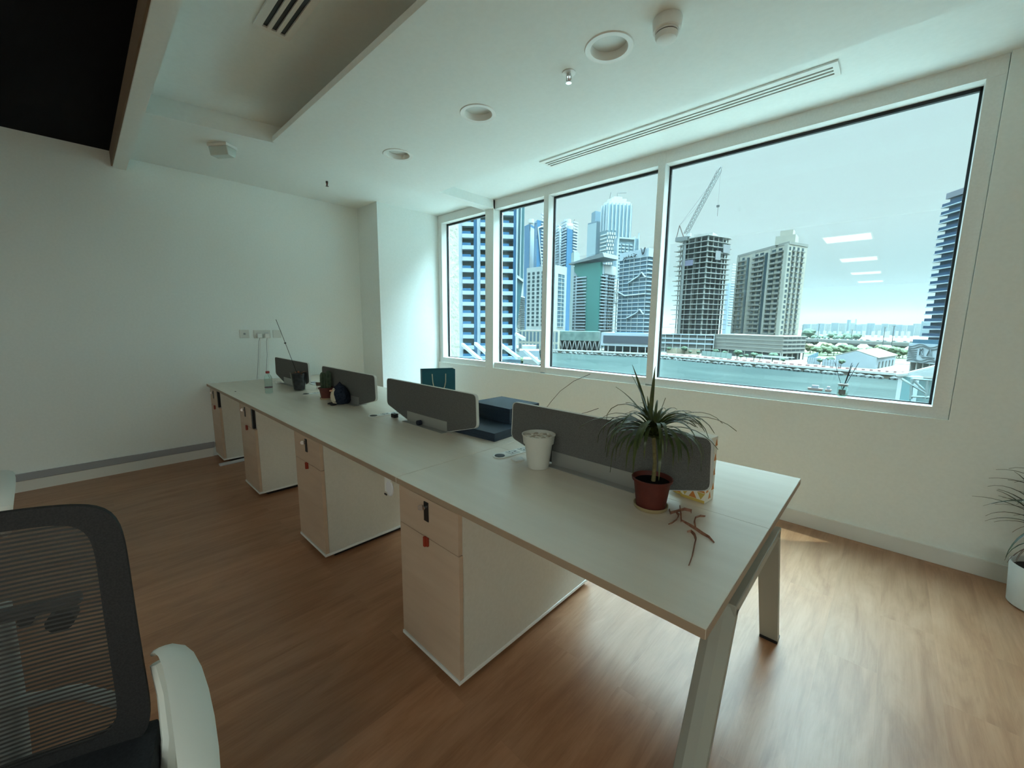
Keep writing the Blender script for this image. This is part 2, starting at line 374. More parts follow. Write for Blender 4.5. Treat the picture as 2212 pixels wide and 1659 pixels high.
# emergency light
t = thing('emergency_light', 'small clear-cased emergency light on the ceiling near the left wall', 'emergency light', (.925, .10, HS), math.radians(35))
MB().box(-.085, .085, -.055, .055, -.022, -.0005, bev=.004).build('base', white_pl, t)
MB().prism([(-.080, -.050, -.022), (-.080, .050, -.022), (-.080, .036, -.085), (-.080, -.036, -.085)], (.16, 0, 0)).build('cover', mat('frosted_plastic', (.72, .80, .76), .25, alpha=.75), t, bevel=.006)
MB().tube([(-.07, 0, -.045), (.07, 0, -.045)], .008, 10).build('lamp_tube', white_pl, t)
# light panels further back in the office (the first column is seen mirrored in the window)
def led(x, y, z, label, power=5.0):
    t = thing('led_ceiling_panel', label, 'ceiling light', (x, y, z), 0, 'square ceiling panels behind the photographer')
    MB().box(-.3, .3, -.3, .3, -.012, -.0005).build('frame', white_pl, t)
    MB().box(-.285, .285, -.285, .285, -.016, -.0125).build('lit_diffuser', mat('lit_panel_%g' % power, (.93, 1.0, .90), .5, emit=power), t)
for k, y in enumerate((-2.40, -5.10, -7.95, -10.6)): led(4.25, y, 2.762, 'lit square ceiling panel, mirrored %s in the big window pane' % ('highest', 'second highest', 'third highest', 'lowest')[k])
for k, y in enumerate((-3.6, -5.5, -7.4, -9.3)):  # two more columns of panels, added out of view to brighten the room
    for j, x in enumerate((6.7, 8.0)): led(x, y, 2.762, 'added unseen fill light panel, %s row behind the camera, %s column to the right' % (('first', 'second', 'third', 'fourth')[k], ('inner', 'outer')[j]), 14.0)

# ================================================================== BENCH DESK
TZ = .745; DX = 4.7276; DY = 1.1548
desk = thing('bench_desk', 'long light oak bench desk running from the far wall to the foreground', 'desk', (0, 0, 0))
def top(x0, x1, y0, y1):
    w_ = MB().box(x0, x1, y0, y1, TZ-.024, TZ, bev=.0012).build('worktop', oak, desk)
    s = MB(); e_ = .0012
    if y0 < .1: s.box(x0+.001, x1-.001, y0-e_, y0+.0005, TZ-.0235, TZ-.0015)
    if y1 > 1: s.box(x0+.001, x1-.001, y1-.0005, y1+e_, TZ-.0235, TZ-.0015)
    if x1 > 4.7: s.box(x1-.0005, x1+e_, y0+.001, y1-.001, TZ-.0235, TZ-.0015)
    s.build('edge_band', oakedge, w_)
for a, b in ((.004, 3.5335), (3.5365, DX)):
    top(a, b, 0, .5775); top(a, b, .5785, DY)
def aframe(x):
    prof = [(-.034, -.012), (-.012, -.024), (.012, -.024), (.036, -.004), (.036, .022), (-.034, .022)]
    def seg(p, q):
        p = Vector(p); q = Vector(q); t_ = (q-p).normalized(); sx = Vector((1, 0, 0)); n_ = t_.cross(sx).normalized()
        bm = s.bm; A = [bm.verts.new(p+sx*a+n_*b) for a, b in prof]; B = [bm.verts.new(q+sx*a+n_*b) for a, b in prof]
        n = len(A); bm.faces.new(A[::-1]); bm.faces.new(B)
        for i in range(n): bm.faces.new((A[i], A[(i+1) % n], B[(i+1) % n], B[i]))
    for q0, q1 in (((x, .012, .012), (x, .300, .622)), ((x, 1.142, .012), (x, .854, .622))):
        s = MB(); seg(q0, q1) if q0[1] < .5 else seg(q1, q0)
        lg = s.build('leg', steel, desk, bevel=.002)
        MB().box(x-.033, x+.035, q0[1]-.028, q0[1]+.028, 0, .012).build('foot', black, lg)
    s = MB(); s.box(x-.034, x+.036, .285, .869, .604, .636, bev=.003); s.build('crossbar', steel, desk)
    pt_ = MB().box(x-.006, x+.010, .44, .72, .636, .7205, bev=.001).build('mounting_plate', steel, desk)
    for k in range(5): MB().tube([(x+.0095, .47+k*.035, .668), (x+.0105, .47+k*.035, .668)], .006, 10).build('screw_hole', black, pt_)
    for y0, y1 in ((.32, .44), (.72, .83)): MB().box(x-.020, x+.004, y0, y1, .636, .7205).build('bracket_end', steel_d, desk)
aframe(4.684)
for y0 in (.33, .80): MB().box(.30, 4.60, y0, y0+.05, .688, .7205).build('long_rail', steel, desk)
MB().box(.45, 4.40, .54, .615, .60, .685).build('cable_tray', steel, desk)

# pedestals ---------------------------------------------------------
def pedestal(label, w_=.385):
    t = thing('drawer_pedestal', label, 'drawer cabinet', (0, 0, 0), 0, 'under-desk pedestals')
    d = .885
    s = MB(); s.box(.004, w_-.004, .020, d, .042, .700, bev=.001); s.build('carcass', white_lam, t)
    MB().box(.03, w_-.03, .06, d-.03, 0, .028).build('plinth', black, t)
    MB().box(0, w_, -.004, d+.004, .028, .042, bev=.001).build('base_plate', white_pl, t)
    dr = MB().box(.001, w_-.004, 0, .019, .545, .702, bev=.001).build('drawer', oakv, t)
    MB().box(.001, w_-.001, 0, .019, .045, .542, bev=.001).build('door', oakv, t)
    x = w_*.50
    lk = MB().box(x-.014, x+.014, -.004, 0, .612, .690, bev=.0015).build('lock_plate', black, dr)
    s = MB(); s.tube([(x-.004, -.004, .668), (x-.004, -.012, .668)], .008, 14); s.build('lock_cylinder', chrome, lk)
    MB().lathe([(0, -.0015), (.0115, -.0015), (.0115, .0015), (0, .0015)], seg=20).build('key', chrome, lk).matrix_local = Matrix.Translation((x-.016, -.016, .667)) @ Matrix.Rotation(math.radians(60), 4, 'Z') @ Matrix.Rotation(math.radians(90), 4, 'X')
    s = MB(); s.box(x-.013, x-.001, -.012, -.0005, .508, .548, bev=.002); s.box(x+.001, x+.013, -.009, -.0005, .512, .548, bev=.002)
    s.build('pull_tab', red_tag, t, label='rust red pull tab')
    return t
p4 = pedestal('oak-fronted white pedestal nearest the camera with key in its lock')
p4.location = (3.522, .020, 0)
p3 = dup(p4, (2.322, .022, 0), 0, 'oak-fronted white pedestal second from the camera, left of the white hook')
p2 = dup(p4, (1.085, .022, 0), 0, 'oak-fronted white pedestal third from the camera, beside the white floor strip')
p1 = dup(p4, (.006, .022, 0), 0, 'narrow-looking pedestal at the far end against the left wall')
p1.scale = (.88, 1, 1)
for q in (p2, p1): q.children[0]
# two far drawers partly pulled; a black strip paints the shade of the gap
for q, dx in ((p2, .385), (p1, .385)):
    MB().box(dx-.060, dx-.030, .0, .0195, .548, .700).build('drawer_gap', black, q)
    for c in q.children:
        if c.name.startswith('drawer') and 'gap' not in c.name: c.scale = (.82, 1, 1)

# screens ---------------------------------------------------------
def screen(x0, x1, label):
    xc = (x0+x1)/2; hw = (x1-x0)/2
    t = thing('desk_screen', label, 'desk divider', (xc, .578, TZ), 0, 'grey desk divider screens')
    def outline(g):
        b = [(hw, .250), (hw+.008, .072), (.225, .006), (-.225, .006), (-hw-.008, .072), (-hw, .250)]
        out = []; n = len(b); cen = Vector((0, .13))
        for i in range(n):
            p = Vector(b[i]); a = (Vector(b[i-1])-p); c_ = (Vector(b[(i+1) % n])-p); rr = .026 if i in (0, 1, 4, 5) else .004
            p0 = p+a.normalized()*rr; p1_ = p+c_.normalized()*rr
            for k in range(5):
                u = k/4; q = p0*(1-u)**2+p*2*u*(1-u)+p1_*u*u
                out.append(q+(cen-q).normalized()*g)
        return out
    s = MB(); s.prism([(q.x, -.009, q.y) for q in outline(.006)], (0, .018, 0)); s.build('fabric_panel', grey_fab, t, bevel=.0)
    s = MB(); a = outline(0); b = outline(.007); n = len(a); bm = s.bm
    V = [[bm.verts.new((q.x, yy, q.y)) for q in L_] for L_ in (a, b) for yy in (-.0075, .0075)]
    for i in range(n):
        j = (i+1) % n
        for k0, k1 in ((0, 1), (1, 3), (3, 2), (2, 0)): bm.faces.new((V[k0][i], V[k0][j], V[k1][j], V[k1][i]))
    s.build('edge_trim', screen_trim, t)
    for sy in (-1, 1):
        s = MB(); s.box(-.205, .205, -.0125 if sy < 0 else .0095, -.0095 if sy < 0 else .0125, .0, .062); s.box(-.205, .205, -.050 if sy < 0 else .0095, -.0095 if sy < 0 else .050, .0003, .0025)
        s.build('bracket', alumin, t)
    return t
s4 = screen(3.645, 4.548, 'grey fabric desk divider nearest the camera, behind the spiky plant')
s3 = dup(s4, (2.932, .578, TZ), 0, 'grey fabric desk divider in front of the navy boxes and teal bag')
s2 = dup(s4, (1.865, .578, TZ), 0, 'grey fabric desk divider behind the penguin toy and cactus')
s1 = dup(s4, (.655, .578, TZ), 0, 'grey fabric desk divider farthest away, behind the glass vase'); 

# power modules -------------------------------------------------------
def power(x, y, label):
    t = thing('desk_power_module', label, 'power outlet', (x, y, TZ), math.radians(-6), 'desk power modules')
    n = 14; hw = .033; L_ = .30
    pts = [(hw*math.cos(a), hw*math.sin(a), .0004) for a in [math.pi+math.pi*k/n for k in range(n+1)]]
    pts += [(hw*math.cos(a), L_+hw*math.sin(a), .0004) for a in [math.pi*k/n for k in range(n+1)]]
    MB().prism(pts, (0, 0, .004)).build('faceplate', white_pl, t, bevel=.001)
    MB().lathe([(0, .0046), (.024, .0046), (.024, .006), (0, .006)], seg=28).build('cable_hole', black, t)
    for k in range(3):
        y0 = .055+k*.075
        so_ = MB().box(-.024, .024, y0, y0+.055, .0046, .0062).build('socket', mat('socket_grey', (.55, .57, .56), .4), t)
        s = MB(); s.box(-.003, .003, y0+.034, y0+.046, .0063, .0072); s.box(-.015, -.008, y0+.012, y0+.017, .0063, .0072); s.box(.008, .015, y0+.012, y0+.017, .0063, .0072)
        s.build('pin_hole', black, so_)
    return t
power(3.652, .478, 'white desk power strip with black cable hole beside the white pebble pot')
power(2.470, .470, 'white desk power strip with black cable hole left of the third divider')
power(1.300, .470, 'white desk power strip near the cactus pot')
# small white clip by the nearest power module
s = MB(); s.prism([(3.722, .478, TZ+.0005), (3.760, .470, TZ+.0005), (3.775, .515, TZ+.0005), (3.738, .535, TZ+.0005)], (0, 0, .007))
tag(s.build('cable_clip', white_pl, bevel=.002), 'small white plastic clip between power strip and pebble pot', 'clip')

# ================================================================== THINGS ON THE DESK
# white pot with pebbles
pc = (3.869, .498)
t = thing('pebble_pot', 'white plastic flower pot filled with pale pebbles', 'flower pot', (*pc, TZ))
MB().lathe([(0, .008), (.041, .008), (.043, .0), (.046, .002), (.060, .108), (.066, .110), (.070, .144), (.073, .146), (.073, .149), (.069, .149), (.066, .125), (.056, .112), (0, .112)], seg=48).build('pot', mat('matte_white_pot', (.62, .62, .57), .45), t, smooth=True)
rr = random.Random(3)
MB().lathe([(0, .120), (.0655, .120), (.060, .113), (0, .113)], seg=32).build('soil', mat('dark_soil', (.03, .02, .014), .95), t)
for k in range(34):
    a = k*2.399; r_ = .056*math.sqrt((k+.5)/34)
    MB().ico((0, 0, 0), .0105, 2, .16, (1.25, .8, .62), rr).build('pebble', mat('pebble_%d' % (k % 3), [(.60, .55, .46), (.40, .34, .27), (.72, .69, .62)][k % 3], .55), t, smooth=True).matrix_local = \
        Matrix.Translation((r_*math.cos(a), r_*math.sin(a), .131+rr.random()*.007)) @ Matrix.Rotation(rr.random()*6, 4, 'Z') @ Matrix.Rotation(rr.random()*.5, 4, 'X')

leaf_g = noisy('dracaena_leaf', (.030, .050, .014), (.075, .095, .022), (6, 6, 30), .30, spec=.5)
leaf_y = mat('leaf_cut_brown', (.20, .13, .04), .6)
def strap(s, base, az, up, length, w_, droop, seg=9, twist=0.0):
    """one sword shaped leaf leaving base at azimuth az and climbing angle up, bending down by droop"""
    pts = [Vector(base)]; ang = up; stp = length/seg; a = az
    for k in range(seg):
        u = (k+1)/seg
        pts.append(pts[-1]+Vector((math.cos(a)*math.cos(ang), math.sin(a)*math.cos(ang), math.sin(ang)))*stp)
        ang -= droop/seg*(.5+1.1*u); ang = max(ang, -1.5); a += twist/seg
    side = Vector((-math.sin(az), math.cos(az), 0))
    ws = [w_*(.55+.45*math.sin(min(1, (k/seg)*2.2)*math.pi/2))*(1-(k/seg)**2.6)+.0004 for k in range(seg+1)]
    s.ribbon(pts, ws, side, .0009, .28)
# dracaena on the desk
t = thing('dracaena_plant', 'spiky dracaena in a rust red pot in front of the nearest divider', 'potted plant', (4.398, .462, TZ))
pot_red = noisy('rust_red_pot', (.085, .013, .008), (.11, .018, .010), (30, 30, 30), .55)
MB().lathe([(0, .012), (.046, .012), (.048, .010), (.060, .098), (.066, .100), (.067, .108), (.0625, .109), (.056, .09), (0, .088)], seg=44).build('pot', pot_red, t, smooth=True)
MB().lathe([(0, .0), (.050, 0), (.056, .006), (.057, .015), (.054, .015), (.051, .008), (0, .008)], seg=44).build('saucer', mat('cream_saucer', (.36, .28, .15), .4), t, smooth=True)
MB().lathe([(0, .096), (.030, .097), (.0575, .094), (.056, .089), (0, .089)], seg=32).build('soil', mat('black_soil', (.006, .006, .006), 1, spec=.1), t)
rq = random.Random(21)
s = MB(); s.tube([(.004, 0, .09), (.006, .0, .16), (-.002, .002, .22), (-.006, .002, .262)], [.0075, .0065, .006, .007], 8)
s.tube([(-.004, .002, .235), (-.018, .004, .262), (-.022, .004, .285)], [.004, .005, .005], 7)
s.build('stem', noisy('pale_stem', (.13, .11, .04), (.20, .17, .07), (40, 40, 90), .7), t, smooth=True)
s = MB()
cr1 = (-.006, .002, .262); crL = (-.022, .004, .285)
for k in range(80):
    az_ = k*2.39996+rq.uniform(-.2, .2); u = k/80
    strap(s, (cr1[0], cr1[1], cr1[2]-.022+.030*u), az_, rq.uniform(.35, .95)+.25*u, rq.uniform(.18, .25), rq.uniform(.0058, .0080), rq.uniform(2.2, 3.1)-.3*u, twist=rq.uniform(-.3, .3)) if math.sin(az_) < .25 else strap(s, (cr1[0], cr1[1], cr1[2]-.005), az_, rq.uniform(.8, 1.1), rq.uniform(.14, .19), .005, rq.uniform(1.2, 1.9))
for az_, up, ln, w_, dr in ((2.75, 1.15, .22, .0075, .15), (1.7, 1.50, .20, .0075, .1), (3.1, .9, .18, .005, .5), (2.4, 1.3, .10, .005, .2)): strap(s, crL, az_, up, ln, w_, dr)
for az_, up, ln, w_, dr in ((3.3, 1.25, .21, .0075, .25), (.4, 1.35, .125, .0055, .05), (-.3, .55, .25, .004, 1.3), (.2, .75, .27, .004, 1.45), (.9, .7, .28, .0042, 1.5), (-.7, .6, .24, .004, 1.2), (3.6, .5, .27, .0045, 1.3), (3.0, .55, .25, .004, 1.4)): strap(s, cr1, az_, up, ln, w_, dr)
s.build('foliage', leaf_g, t, smooth=True)

# dried leaves
dry = noisy('dried_leaf', (.20, .075, .045), (.36, .18, .11), (60, 60, 60), .6)
def dried(px, name, label, lift, w_):
    s = MB()
    pts = []; n = len(px)
    for i, (x, y) in enumerate(px):
        q = onz(x, y, TZ); h = lift*math.sin(math.pi*i/(n-1))+.0025; q = onz(x, y+0*h, TZ+h); pts.append(q)
    ws = [w_*(.35+.65*math.sin(math.pi*min(1, (i+.6)/n)))*1.5 for i in range(n)]
    s.ribbon(pts, ws, Vector((.3, .2, .9)), .0012, .3)
    return tag(s.build(name, dry, smooth=True), label, 'dried leaf')
dried([(1446, 1100), (1449, 1108), (1462, 1103), (1478, 1099), (1494, 1103), (1493, 1108)], 'dried_leaf', 'curled brown dried leaf closest to the red plant pot', .006, .004)
dried([(1444, 1132), (1452, 1128), (1463, 1120), (1466, 1112), (1460, 1106)], 'dried_leaf', 'dark curled dried leaf lying between pot and upright sliver', .004, .0038)
dried([(1471, 1127), (1470, 1112), (1468, 1092)], 'dried_leaf', 'straight pointed dried leaf sliver sticking upward', .012, .0032)
dried([(1473, 1124), (1487, 1132), (1502, 1141), (1518, 1152), (1532, 1160), (1543, 1172)], 'dried_leaf', 'long straight dried leaf pointing to the desk end', .003, .0034)
dried([(1502, 1140), (1499, 1127), (1502, 1117), (1511, 1114), (1523, 1115)], 'dried_leaf', 'hooked dried leaf rising from the long straight one', .014, .0038)
dried([(1484, 1148), (1493, 1147), (1501, 1155), (1504, 1164), (1500, 1182), (1496, 1200), (1488, 1221)], 'dried_leaf', 'separate long bent dried leaf nearest the desk front', .006, .0036)

# patterned cartons behind the nearest screen
orange = mat('orange_print', (.62, .22, .05), .5); mustard = mat('mustard_print', (.60, .42, .10), .5); cream = mat('cream_card', (.80, .76, .66), .5)
t = thing('patterned_carton', 'tall orange and cream patterned carton half hidden behind nearest divider', 'carton', (4.436, .628, TZ), math.radians(-6))
MB().box(0, .088, 0, .07, .0005, .235, bev=.002).build('box_body', cream, t)
s = MB(); s2_ = MB()
for r_ in range(8):
    for c_ in range(3):
        x0 = .002+c_*.029; z0 = .012+r_*.027
        if (r_+c_) % 2: s.prism([(x0, -.0008, z0), (x0+.028, -.0008, z0), (x0+.014, -.0008, z0+.025)], (0, .0006, 0)); s.prism([(.0882, .004+c_*.022, z0), (.0882, .024+c_*.022, z0), (.0882, .014+c_*.022, z0+.025)], (.0006, 0, 0))
        else: s2_.prism([(x0, -.0008, z0+.025), (x0+.028, -.0008, z0+.025), (x0+.014, -.0008, z0)], (0, .0006, 0))
s2_.box(.001, .087, -.0009, -.0003, .001, .011)
s.build('orange_pattern', orange, t); s2_.build('mustard_pattern', mustard, t)
t = thing('snack_packet', 'small yellow and orange snack packet behind the nearest divider', 'packet', (4.395, .632, TZ), math.radians(-8))
s = MB(); s.ico((.03, .02, .012), 1, 2, 0, (.034, .022, .011)); s.box(-.008, .002, .002, .038, .010, .013); s.build('wrapper', mustard, t, smooth=True)
MB().box(.018, .040, .0, .012, .012, .018).build('printed_panel', orange, t)

# navy boxes
navy = mat('navy_card', (.022, .040, .066), .55)
def nbox(px0, px1, py0, py1, z0, z1, label, rz=0.0):
    t = thing('navy_gift_box', label, 'box', ((px0+px1)/2, (py0+py1)/2, z0), rz, 'navy boxes')
    a, b, h = (px1-px0)/2, (py1-py0)/2, z1-z0
    MB().box(-a+.001, a-.001, -b+.001, b-.001, .0005, h*.42, bev=.001).build('tray', navy, t)
    MB().box(-a, a, -b, b, h*.42+.001, h, bev=.0015).build('lid', navy, t)
nbox(3.120, 3.455, .612, .975, TZ, TZ+.046, 'low navy box at the bottom of the stack, pulled towards the desk front', math.radians(4))
nbox(3.065, 3.385, .825, 1.085, TZ+.0465, TZ+.090, 'middle navy box of the stack behind the third divider')
nbox(3.065, 3.390, .820, 1.085, TZ+.0905, TZ+.137, 'navy box on top of the stack behind the third divider')

# teal paper bag
teal = noisy('teal_paper', (.008, .085, .12), (.010, .105, .14), (8, 8, 8), .5)
t = thing('paper_bag', 'teal paper gift bag with cream rope handles behind the third divider', 'bag', (2.565, .930, TZ), math.radians(63))
s = MB(); bw, bd, bh = .118, .046, .292; bm = s.bm
V = [[bm.verts.new((x*bw*k_, y*bd*k_, z)) for x, y in ((-1, -1), (1, -1), (1, 1), (-1, 1))] for z, k_ in ((.0005, 1), (bh, 1), (bh, .985), (.003, .985))]
for a, b in ((0, 1), (1, 2), (2, 3)):
    for i in range(4): bm.faces.new((V[a][i], V[a][(i+1) % 4], V[b][(i+1) % 4], V[b][i]))
bm.faces.new(V[0][::-1]); bm.faces.new(V[3])
s.build('bag_body', teal, t)
rope = mat('cream_rope', (.55, .50, .38), .8)
for y_ in (-bd-.004, bd+.004):
    pts = [(-.048, y_, .262)]+[(-.048+.048-.048*math.cos(math.pi*k/10), y_*1.15, .262-.13*math.sin(math.pi*k/10)**.7) for k in range(1, 10)]+[(.048, y_, .262)]
    MB().tube(pts, .0035, 7).build('rope_handle', rope, t, smooth=True)

# penguin toy
t = thing('penguin_toy', 'dark blue penguin plush toy leaning at the second divider', 'plush toy', (1.905, .500, TZ), math.radians(266))
fur = noisy('navy_plush', (.012, .017, .030), (.028, .036, .055), (60, 60, 60), .95, bump=.5, spec=.1)
cream_f = mat('cream_plush', (.62, .56, .44), .95, spec=.1)
s = MB(); s.lathe([(0, .002), (.058, .004), (.075, .025), (.078, .055), (.070, .085), (.056, .112), (.040, .136), (.020, .150), (.006, .166), (0, .172)], seg=28)
for q in s.bm.verts: q.co.x = q.co.x*.92-.22*max(0, .10-q.co.z)*.4; q.co.y *= .86
s.build('body', fur, t, smooth=True)
s = MB(); rows = []
for z_, w_ in ((.012, .036), (.035, .043), (.062, .040), (.085, .031), (.102, .025), (.118, .024), (.126, .012)):
    rr_ = [(.002, .058), (.025, .075), (.055, .078), (.085, .070), (.112, .056), (.136, .040)]
    rad = next((a[1]+(b[1]-a[1])*(z_-a[0])/(b[0]-a[0]) for a, b in zip(rr_, rr_[1:]) if a[0] <= z_ <= b[0]), .05)
    row = []
    for k in range(9):
        y_ = -w_+2*w_*k/8; x_ = math.sqrt(max(0, (rad*.92+.0035)**2*(1-(y_/(rad*.86))**2)))-.22*max(0, .10-z_)*.4
        row.append(s.bm.verts.new((x_, y_, z_)))
    rows.append(row)
for a, b in zip(rows, rows[1:]):
    for k in range(8): s.bm.faces.new((a[k], a[k+1], b[k+1], b[k]))
s.build('belly_patch', cream_f, t, smooth=True)
MB().ico((.062, 0, .108), .011, 2, 0, (1.5, .9, .7)).build('beak', mat('peach_felt', (.62, .34, .22), .8), t, smooth=True)
for y_ in (-.018, .018): MB().ico((.048, y_, .117), .0035, 2).build('eye', black, t, smooth=True)
for y_ in (-1, 1): MB().ico((-.002, y_*.066, .066), 1, 2, 0, (.022, .011, .036)).build('flipper', fur, t, smooth=True)
for y_ in (-.028, .028): MB().ico((.062, y_, .007), 1, 2, 0, (.026, .018, .0075)).build('foot', mat('dark_felt', (.03, .03, .035), .9), t, smooth=True)
# cactus
t = thing('cactus_plant', 'small two-column cactus in a brown pot beside the penguin', 'potted plant', (1.625, .512, TZ))
MB().lathe([(0, .010), (.042, .010), (.054, .082), (.060, .083), (.060, .095), (.055, .096), (.052, .08), (0, .078)], seg=32).build('pot', noisy('brown_red_pot', (.10, .022, .016), (.13, .03, .02), (20, 20, 20), .6), t, smooth=True)
MB().lathe([(0, .0), (.048, 0), (.053, .012), (.050, .012), (.047, .006), (0, .006)], seg=32).build('saucer', mat('tan_saucer', (.42, .32, .2), .5), t, smooth=True)
MB().lathe([(0, .086), (.053, .086), (.052, .079), (0, .079)], seg=24).build('soil', mat('dark_soil', (.03, .02, .014), .95), t)
cg = noisy('cactus_green', (.035, .060, .035), (.07, .10, .06), (50, 50, 50), .6)
for cx_, cy_, h_, r_ in ((-.020, -.014, .135, .020), (.019, .014, .150, .019)):
    s = MB(); n = 12; st = 24; prev = []
    prof = [(.85, 0), (1, .2), (1.05, .5), (1, .8), (.75, .93), (.4, .985), (0, 1)]
    rings = []
    for f_, z_ in prof:
        if f_ == 0: rings.append([s.bm.verts.new((cx_, cy_, .084+h_))]); continue
        rings.append([s.bm.verts.new((cx_+r_*f_*(1+.13*(k % 2*2-1))*math.cos(2*math.pi*k/st), cy_+r_*f_*(1+.13*(k % 2*2-1))*math.sin(2*math.pi*k/st), .084+h_*z_)) for k in range(st)])
    for a, b in zip(rings, rings[1:]):
        for k in range(st):
            k2 = (k+1) % st
            s.bm.faces.new((a[k], a[k2], b[0])) if len(b) == 1 else s.bm.faces.new((a[k], a[k2], b[k2], b[k]))
    s.build('cactus_column', cg, t)
# vase with dark soil and a twig
t = thing('glass_vase', 'glass vase of dark soil and dead leaves with a tall thin twig', 'vase', (1.04, .508, TZ))
MB().lathe([(0, .0), (.048, 0), (.051, .004), (.068, .165), (.071, .170), (.068, .170), (.064, .150), (.047, .008), (0, .008)], seg=36).build('vase', clear, t, smooth=True)
MB().lathe([(0, .012), (.045, .012), (.0615, .145), (.058, .156), (.03, .160), (0, .158)], seg=32).build('soil', noisy('vase_soil', (.012, .010, .012), (.05, .04, .05), (40, 40, 40), .9), t, smooth=True)
s = MB(); rv = random.Random(5)
for k in range(10):
    a = k*.7; strap(s, (.02*math.cos(a), .02*math.sin(a), .155), a, rv.uniform(.1, .8), rv.uniform(.04, .065), .009, 1.2, 5)
s.build('dead_leaves', noisy('dead_leaf', (.05, .03, .02), (.36, .11, .04), (30, 30, 30), .7), t)
s = MB(); a0 = Vector((-.012, -.004, .14)); b0 = onz(596, 690, TZ+.665)-Vector((1.04, .508, TZ)); b0 = at(596, 690, math.hypot(1.04-CAM.x, .508-CAM.y))-Vector((1.04, .508, TZ))
s.tube([a0, a0.lerp(b0, .5)+Vector((0, 0, .004)), b0], .0022, 6)
tw = s.build('twig', mat('dark_twig', (.03, .025, .022), .7), t)
MB().ico(a0.lerp(b0, .585), .0085, 2, 0, (1.1, 1.1, .7)).build('bead', black, tw, smooth=True)
# water bottle
t = thing('water_bottle', 'empty clear plastic water bottle with red cap near the far wall', 'bottle', (1.030, .262, TZ))
MB().lathe([(0, .002), (.026, .0), (.030, .006), (.030, .020), (.028, .026), (.030, .034), (.030, .085), (.027, .092), (.030, .100), (.030, .132), (.026, .150), (.014, .168), (.0125, .180), (.0115, .180), (.013, .167), (.025, .149), (.029, .13), (.029, .01), (0, .006)], seg=28).build('bottle_body', clear, t, smooth=True)
MB().lathe([(0, .176), (.0150, .176), (.0155, .190), (.014, .195), (0, .195)], seg=20).build('cap', mat('red_cap', (.34, .03, .025), .45), t, smooth=True)
s = MB(); s.lathe([(.0302, .05), (.0306, .05), (.0306, .058), (.0302, .058)], seg=28); s.build('label_ring', mat('label_print', (.18, .10, .12), .6), t)
# white cup
p = (1.09, .665)
t = thing('paper_cup', 'small white and brown cup behind the glass vase', 'cup', (*p, TZ))
MB().lathe([(0, .001), (.022, .0), (.030, .072), (.032, .073), (.030, .074), (.021, .004), (0, .004)], seg=24).build('cup_body', mat('white_cup', (.8, .78, .72), .5), t, smooth=True)
MB().lathe([(.0262, .034), (.0305, .068), (.0308, .068), (.0266, .034)], seg=24).build('sleeve', mat('brown_sleeve', (.10, .05, .035), .7), t)
# papers, small black things
s = MB(); s.prism([(.60, .735, TZ+.0005), (.80, .715, TZ+.0005), (.83, .84, TZ+.0005), (.63, .86, TZ+.0005)], (0, 0, .006)); tag(s.build('paper_sheets', mat('paper', (.82, .85, .86), .6)), 'few white paper sheets lying behind the divider near the cactus', 'paper')
s = MB(); s.tube([(.66, .74, TZ+.010), (.80, .79, TZ+.010)], .0035, 6); tag(s.build('pen', black), 'dark pen lying on the white paper sheets', 'pen')
tag(MB().box(-.022, .022, -.015, .015, .0005, .026, bev=.003).build('black_block', black, loc=(2.597, .552, TZ)), 'small black block standing left of the third divider', 'adapter')
t = thing('screen_clamp', 'small dark round clamp at the foot of the third divider', 'clamp', (2.885, .548, TZ))
MB().tube([(0, -.012, .016), (0, .012, .016)], .0155, 14).build('knob', mat('dark_blue_plastic', (.012, .018, .035), .45), t)
MB().box(-.008, .008, -.006, .006, .0005, .006).build('pad', black, t)
s = MB(); s.box(-.02, .02, -.006, .006, .0005, .003, bev=.001); tag(s.build('usb_stick', mat('pink_white', (.7, .55, .48), .5), loc=(3.185, .545, TZ)), 'tiny pale pink strip on the desk near the third divider', 'strip')
s = MB(); s.box(-.010, .010, -.004, .004, .0005, .003); tag(s.build('staple', mat('dark_grey_plastic', (.08, .07, .065), .6), loc=(.73, .080, TZ)), 'tiny dark speck of plastic on the far desk corner', 'scrap')
# thin grass sprouting behind the near screen (dry stalks)
t = thing('dry_grass_stalks', 'two thin arching dry stalks rising behind the nearest divider', 'twig', (3.86, .66, TZ))
for px in ([(1181, 880), (1190, 868), (1210, 845), (1240, 823), (1275, 808)], [(1250, 895), (1270, 890), (1293, 882)]):
    pts = []
    for x, y in px:
        d = CF+CR*((x-1106)/FPX)-CU*((y-829.5)/FPX); q = CAM+d*((.66-CAM.y)/d.y); pts.append(q-Vector((3.86, .66, TZ)))
    pts = [Vector((pts[0].x-.02, 0, .002))]+pts
    MB().tube(pts, .0012, 5).build('stalk', mat('dry_stalk', (.06, .055, .05), .7), t)
# hook under desk
t = thing('headphone_hook', 'white oval clip hanging under the desk edge left of the nearest pedestal', 'hook', (3.452, .012, TZ-.024))
MB().box(-.034, .018, .0, .004, -.075, -.0005, bev=.001).build('plate', white_pl, t)
s = MB(); s.lathe([(0, 0), (.024, 0), (.026, -.006), (.018, -.012), (0, -.013)], seg=28); o_ = s.build('disc', mat('pearl_plastic', (.80, .81, .84), .25), t, smooth=True)
o_.matrix_local = Matrix.Translation((.004, -.001, -.052)) @ Matrix.Rotation(math.radians(-90), 4, 'X') @ Matrix.Diagonal((1, 1.35, -1, 1))
MB().box(-.010, .010, -.0165, -.0125, -.078, -.070, bev=.002).build('slot', black, t)

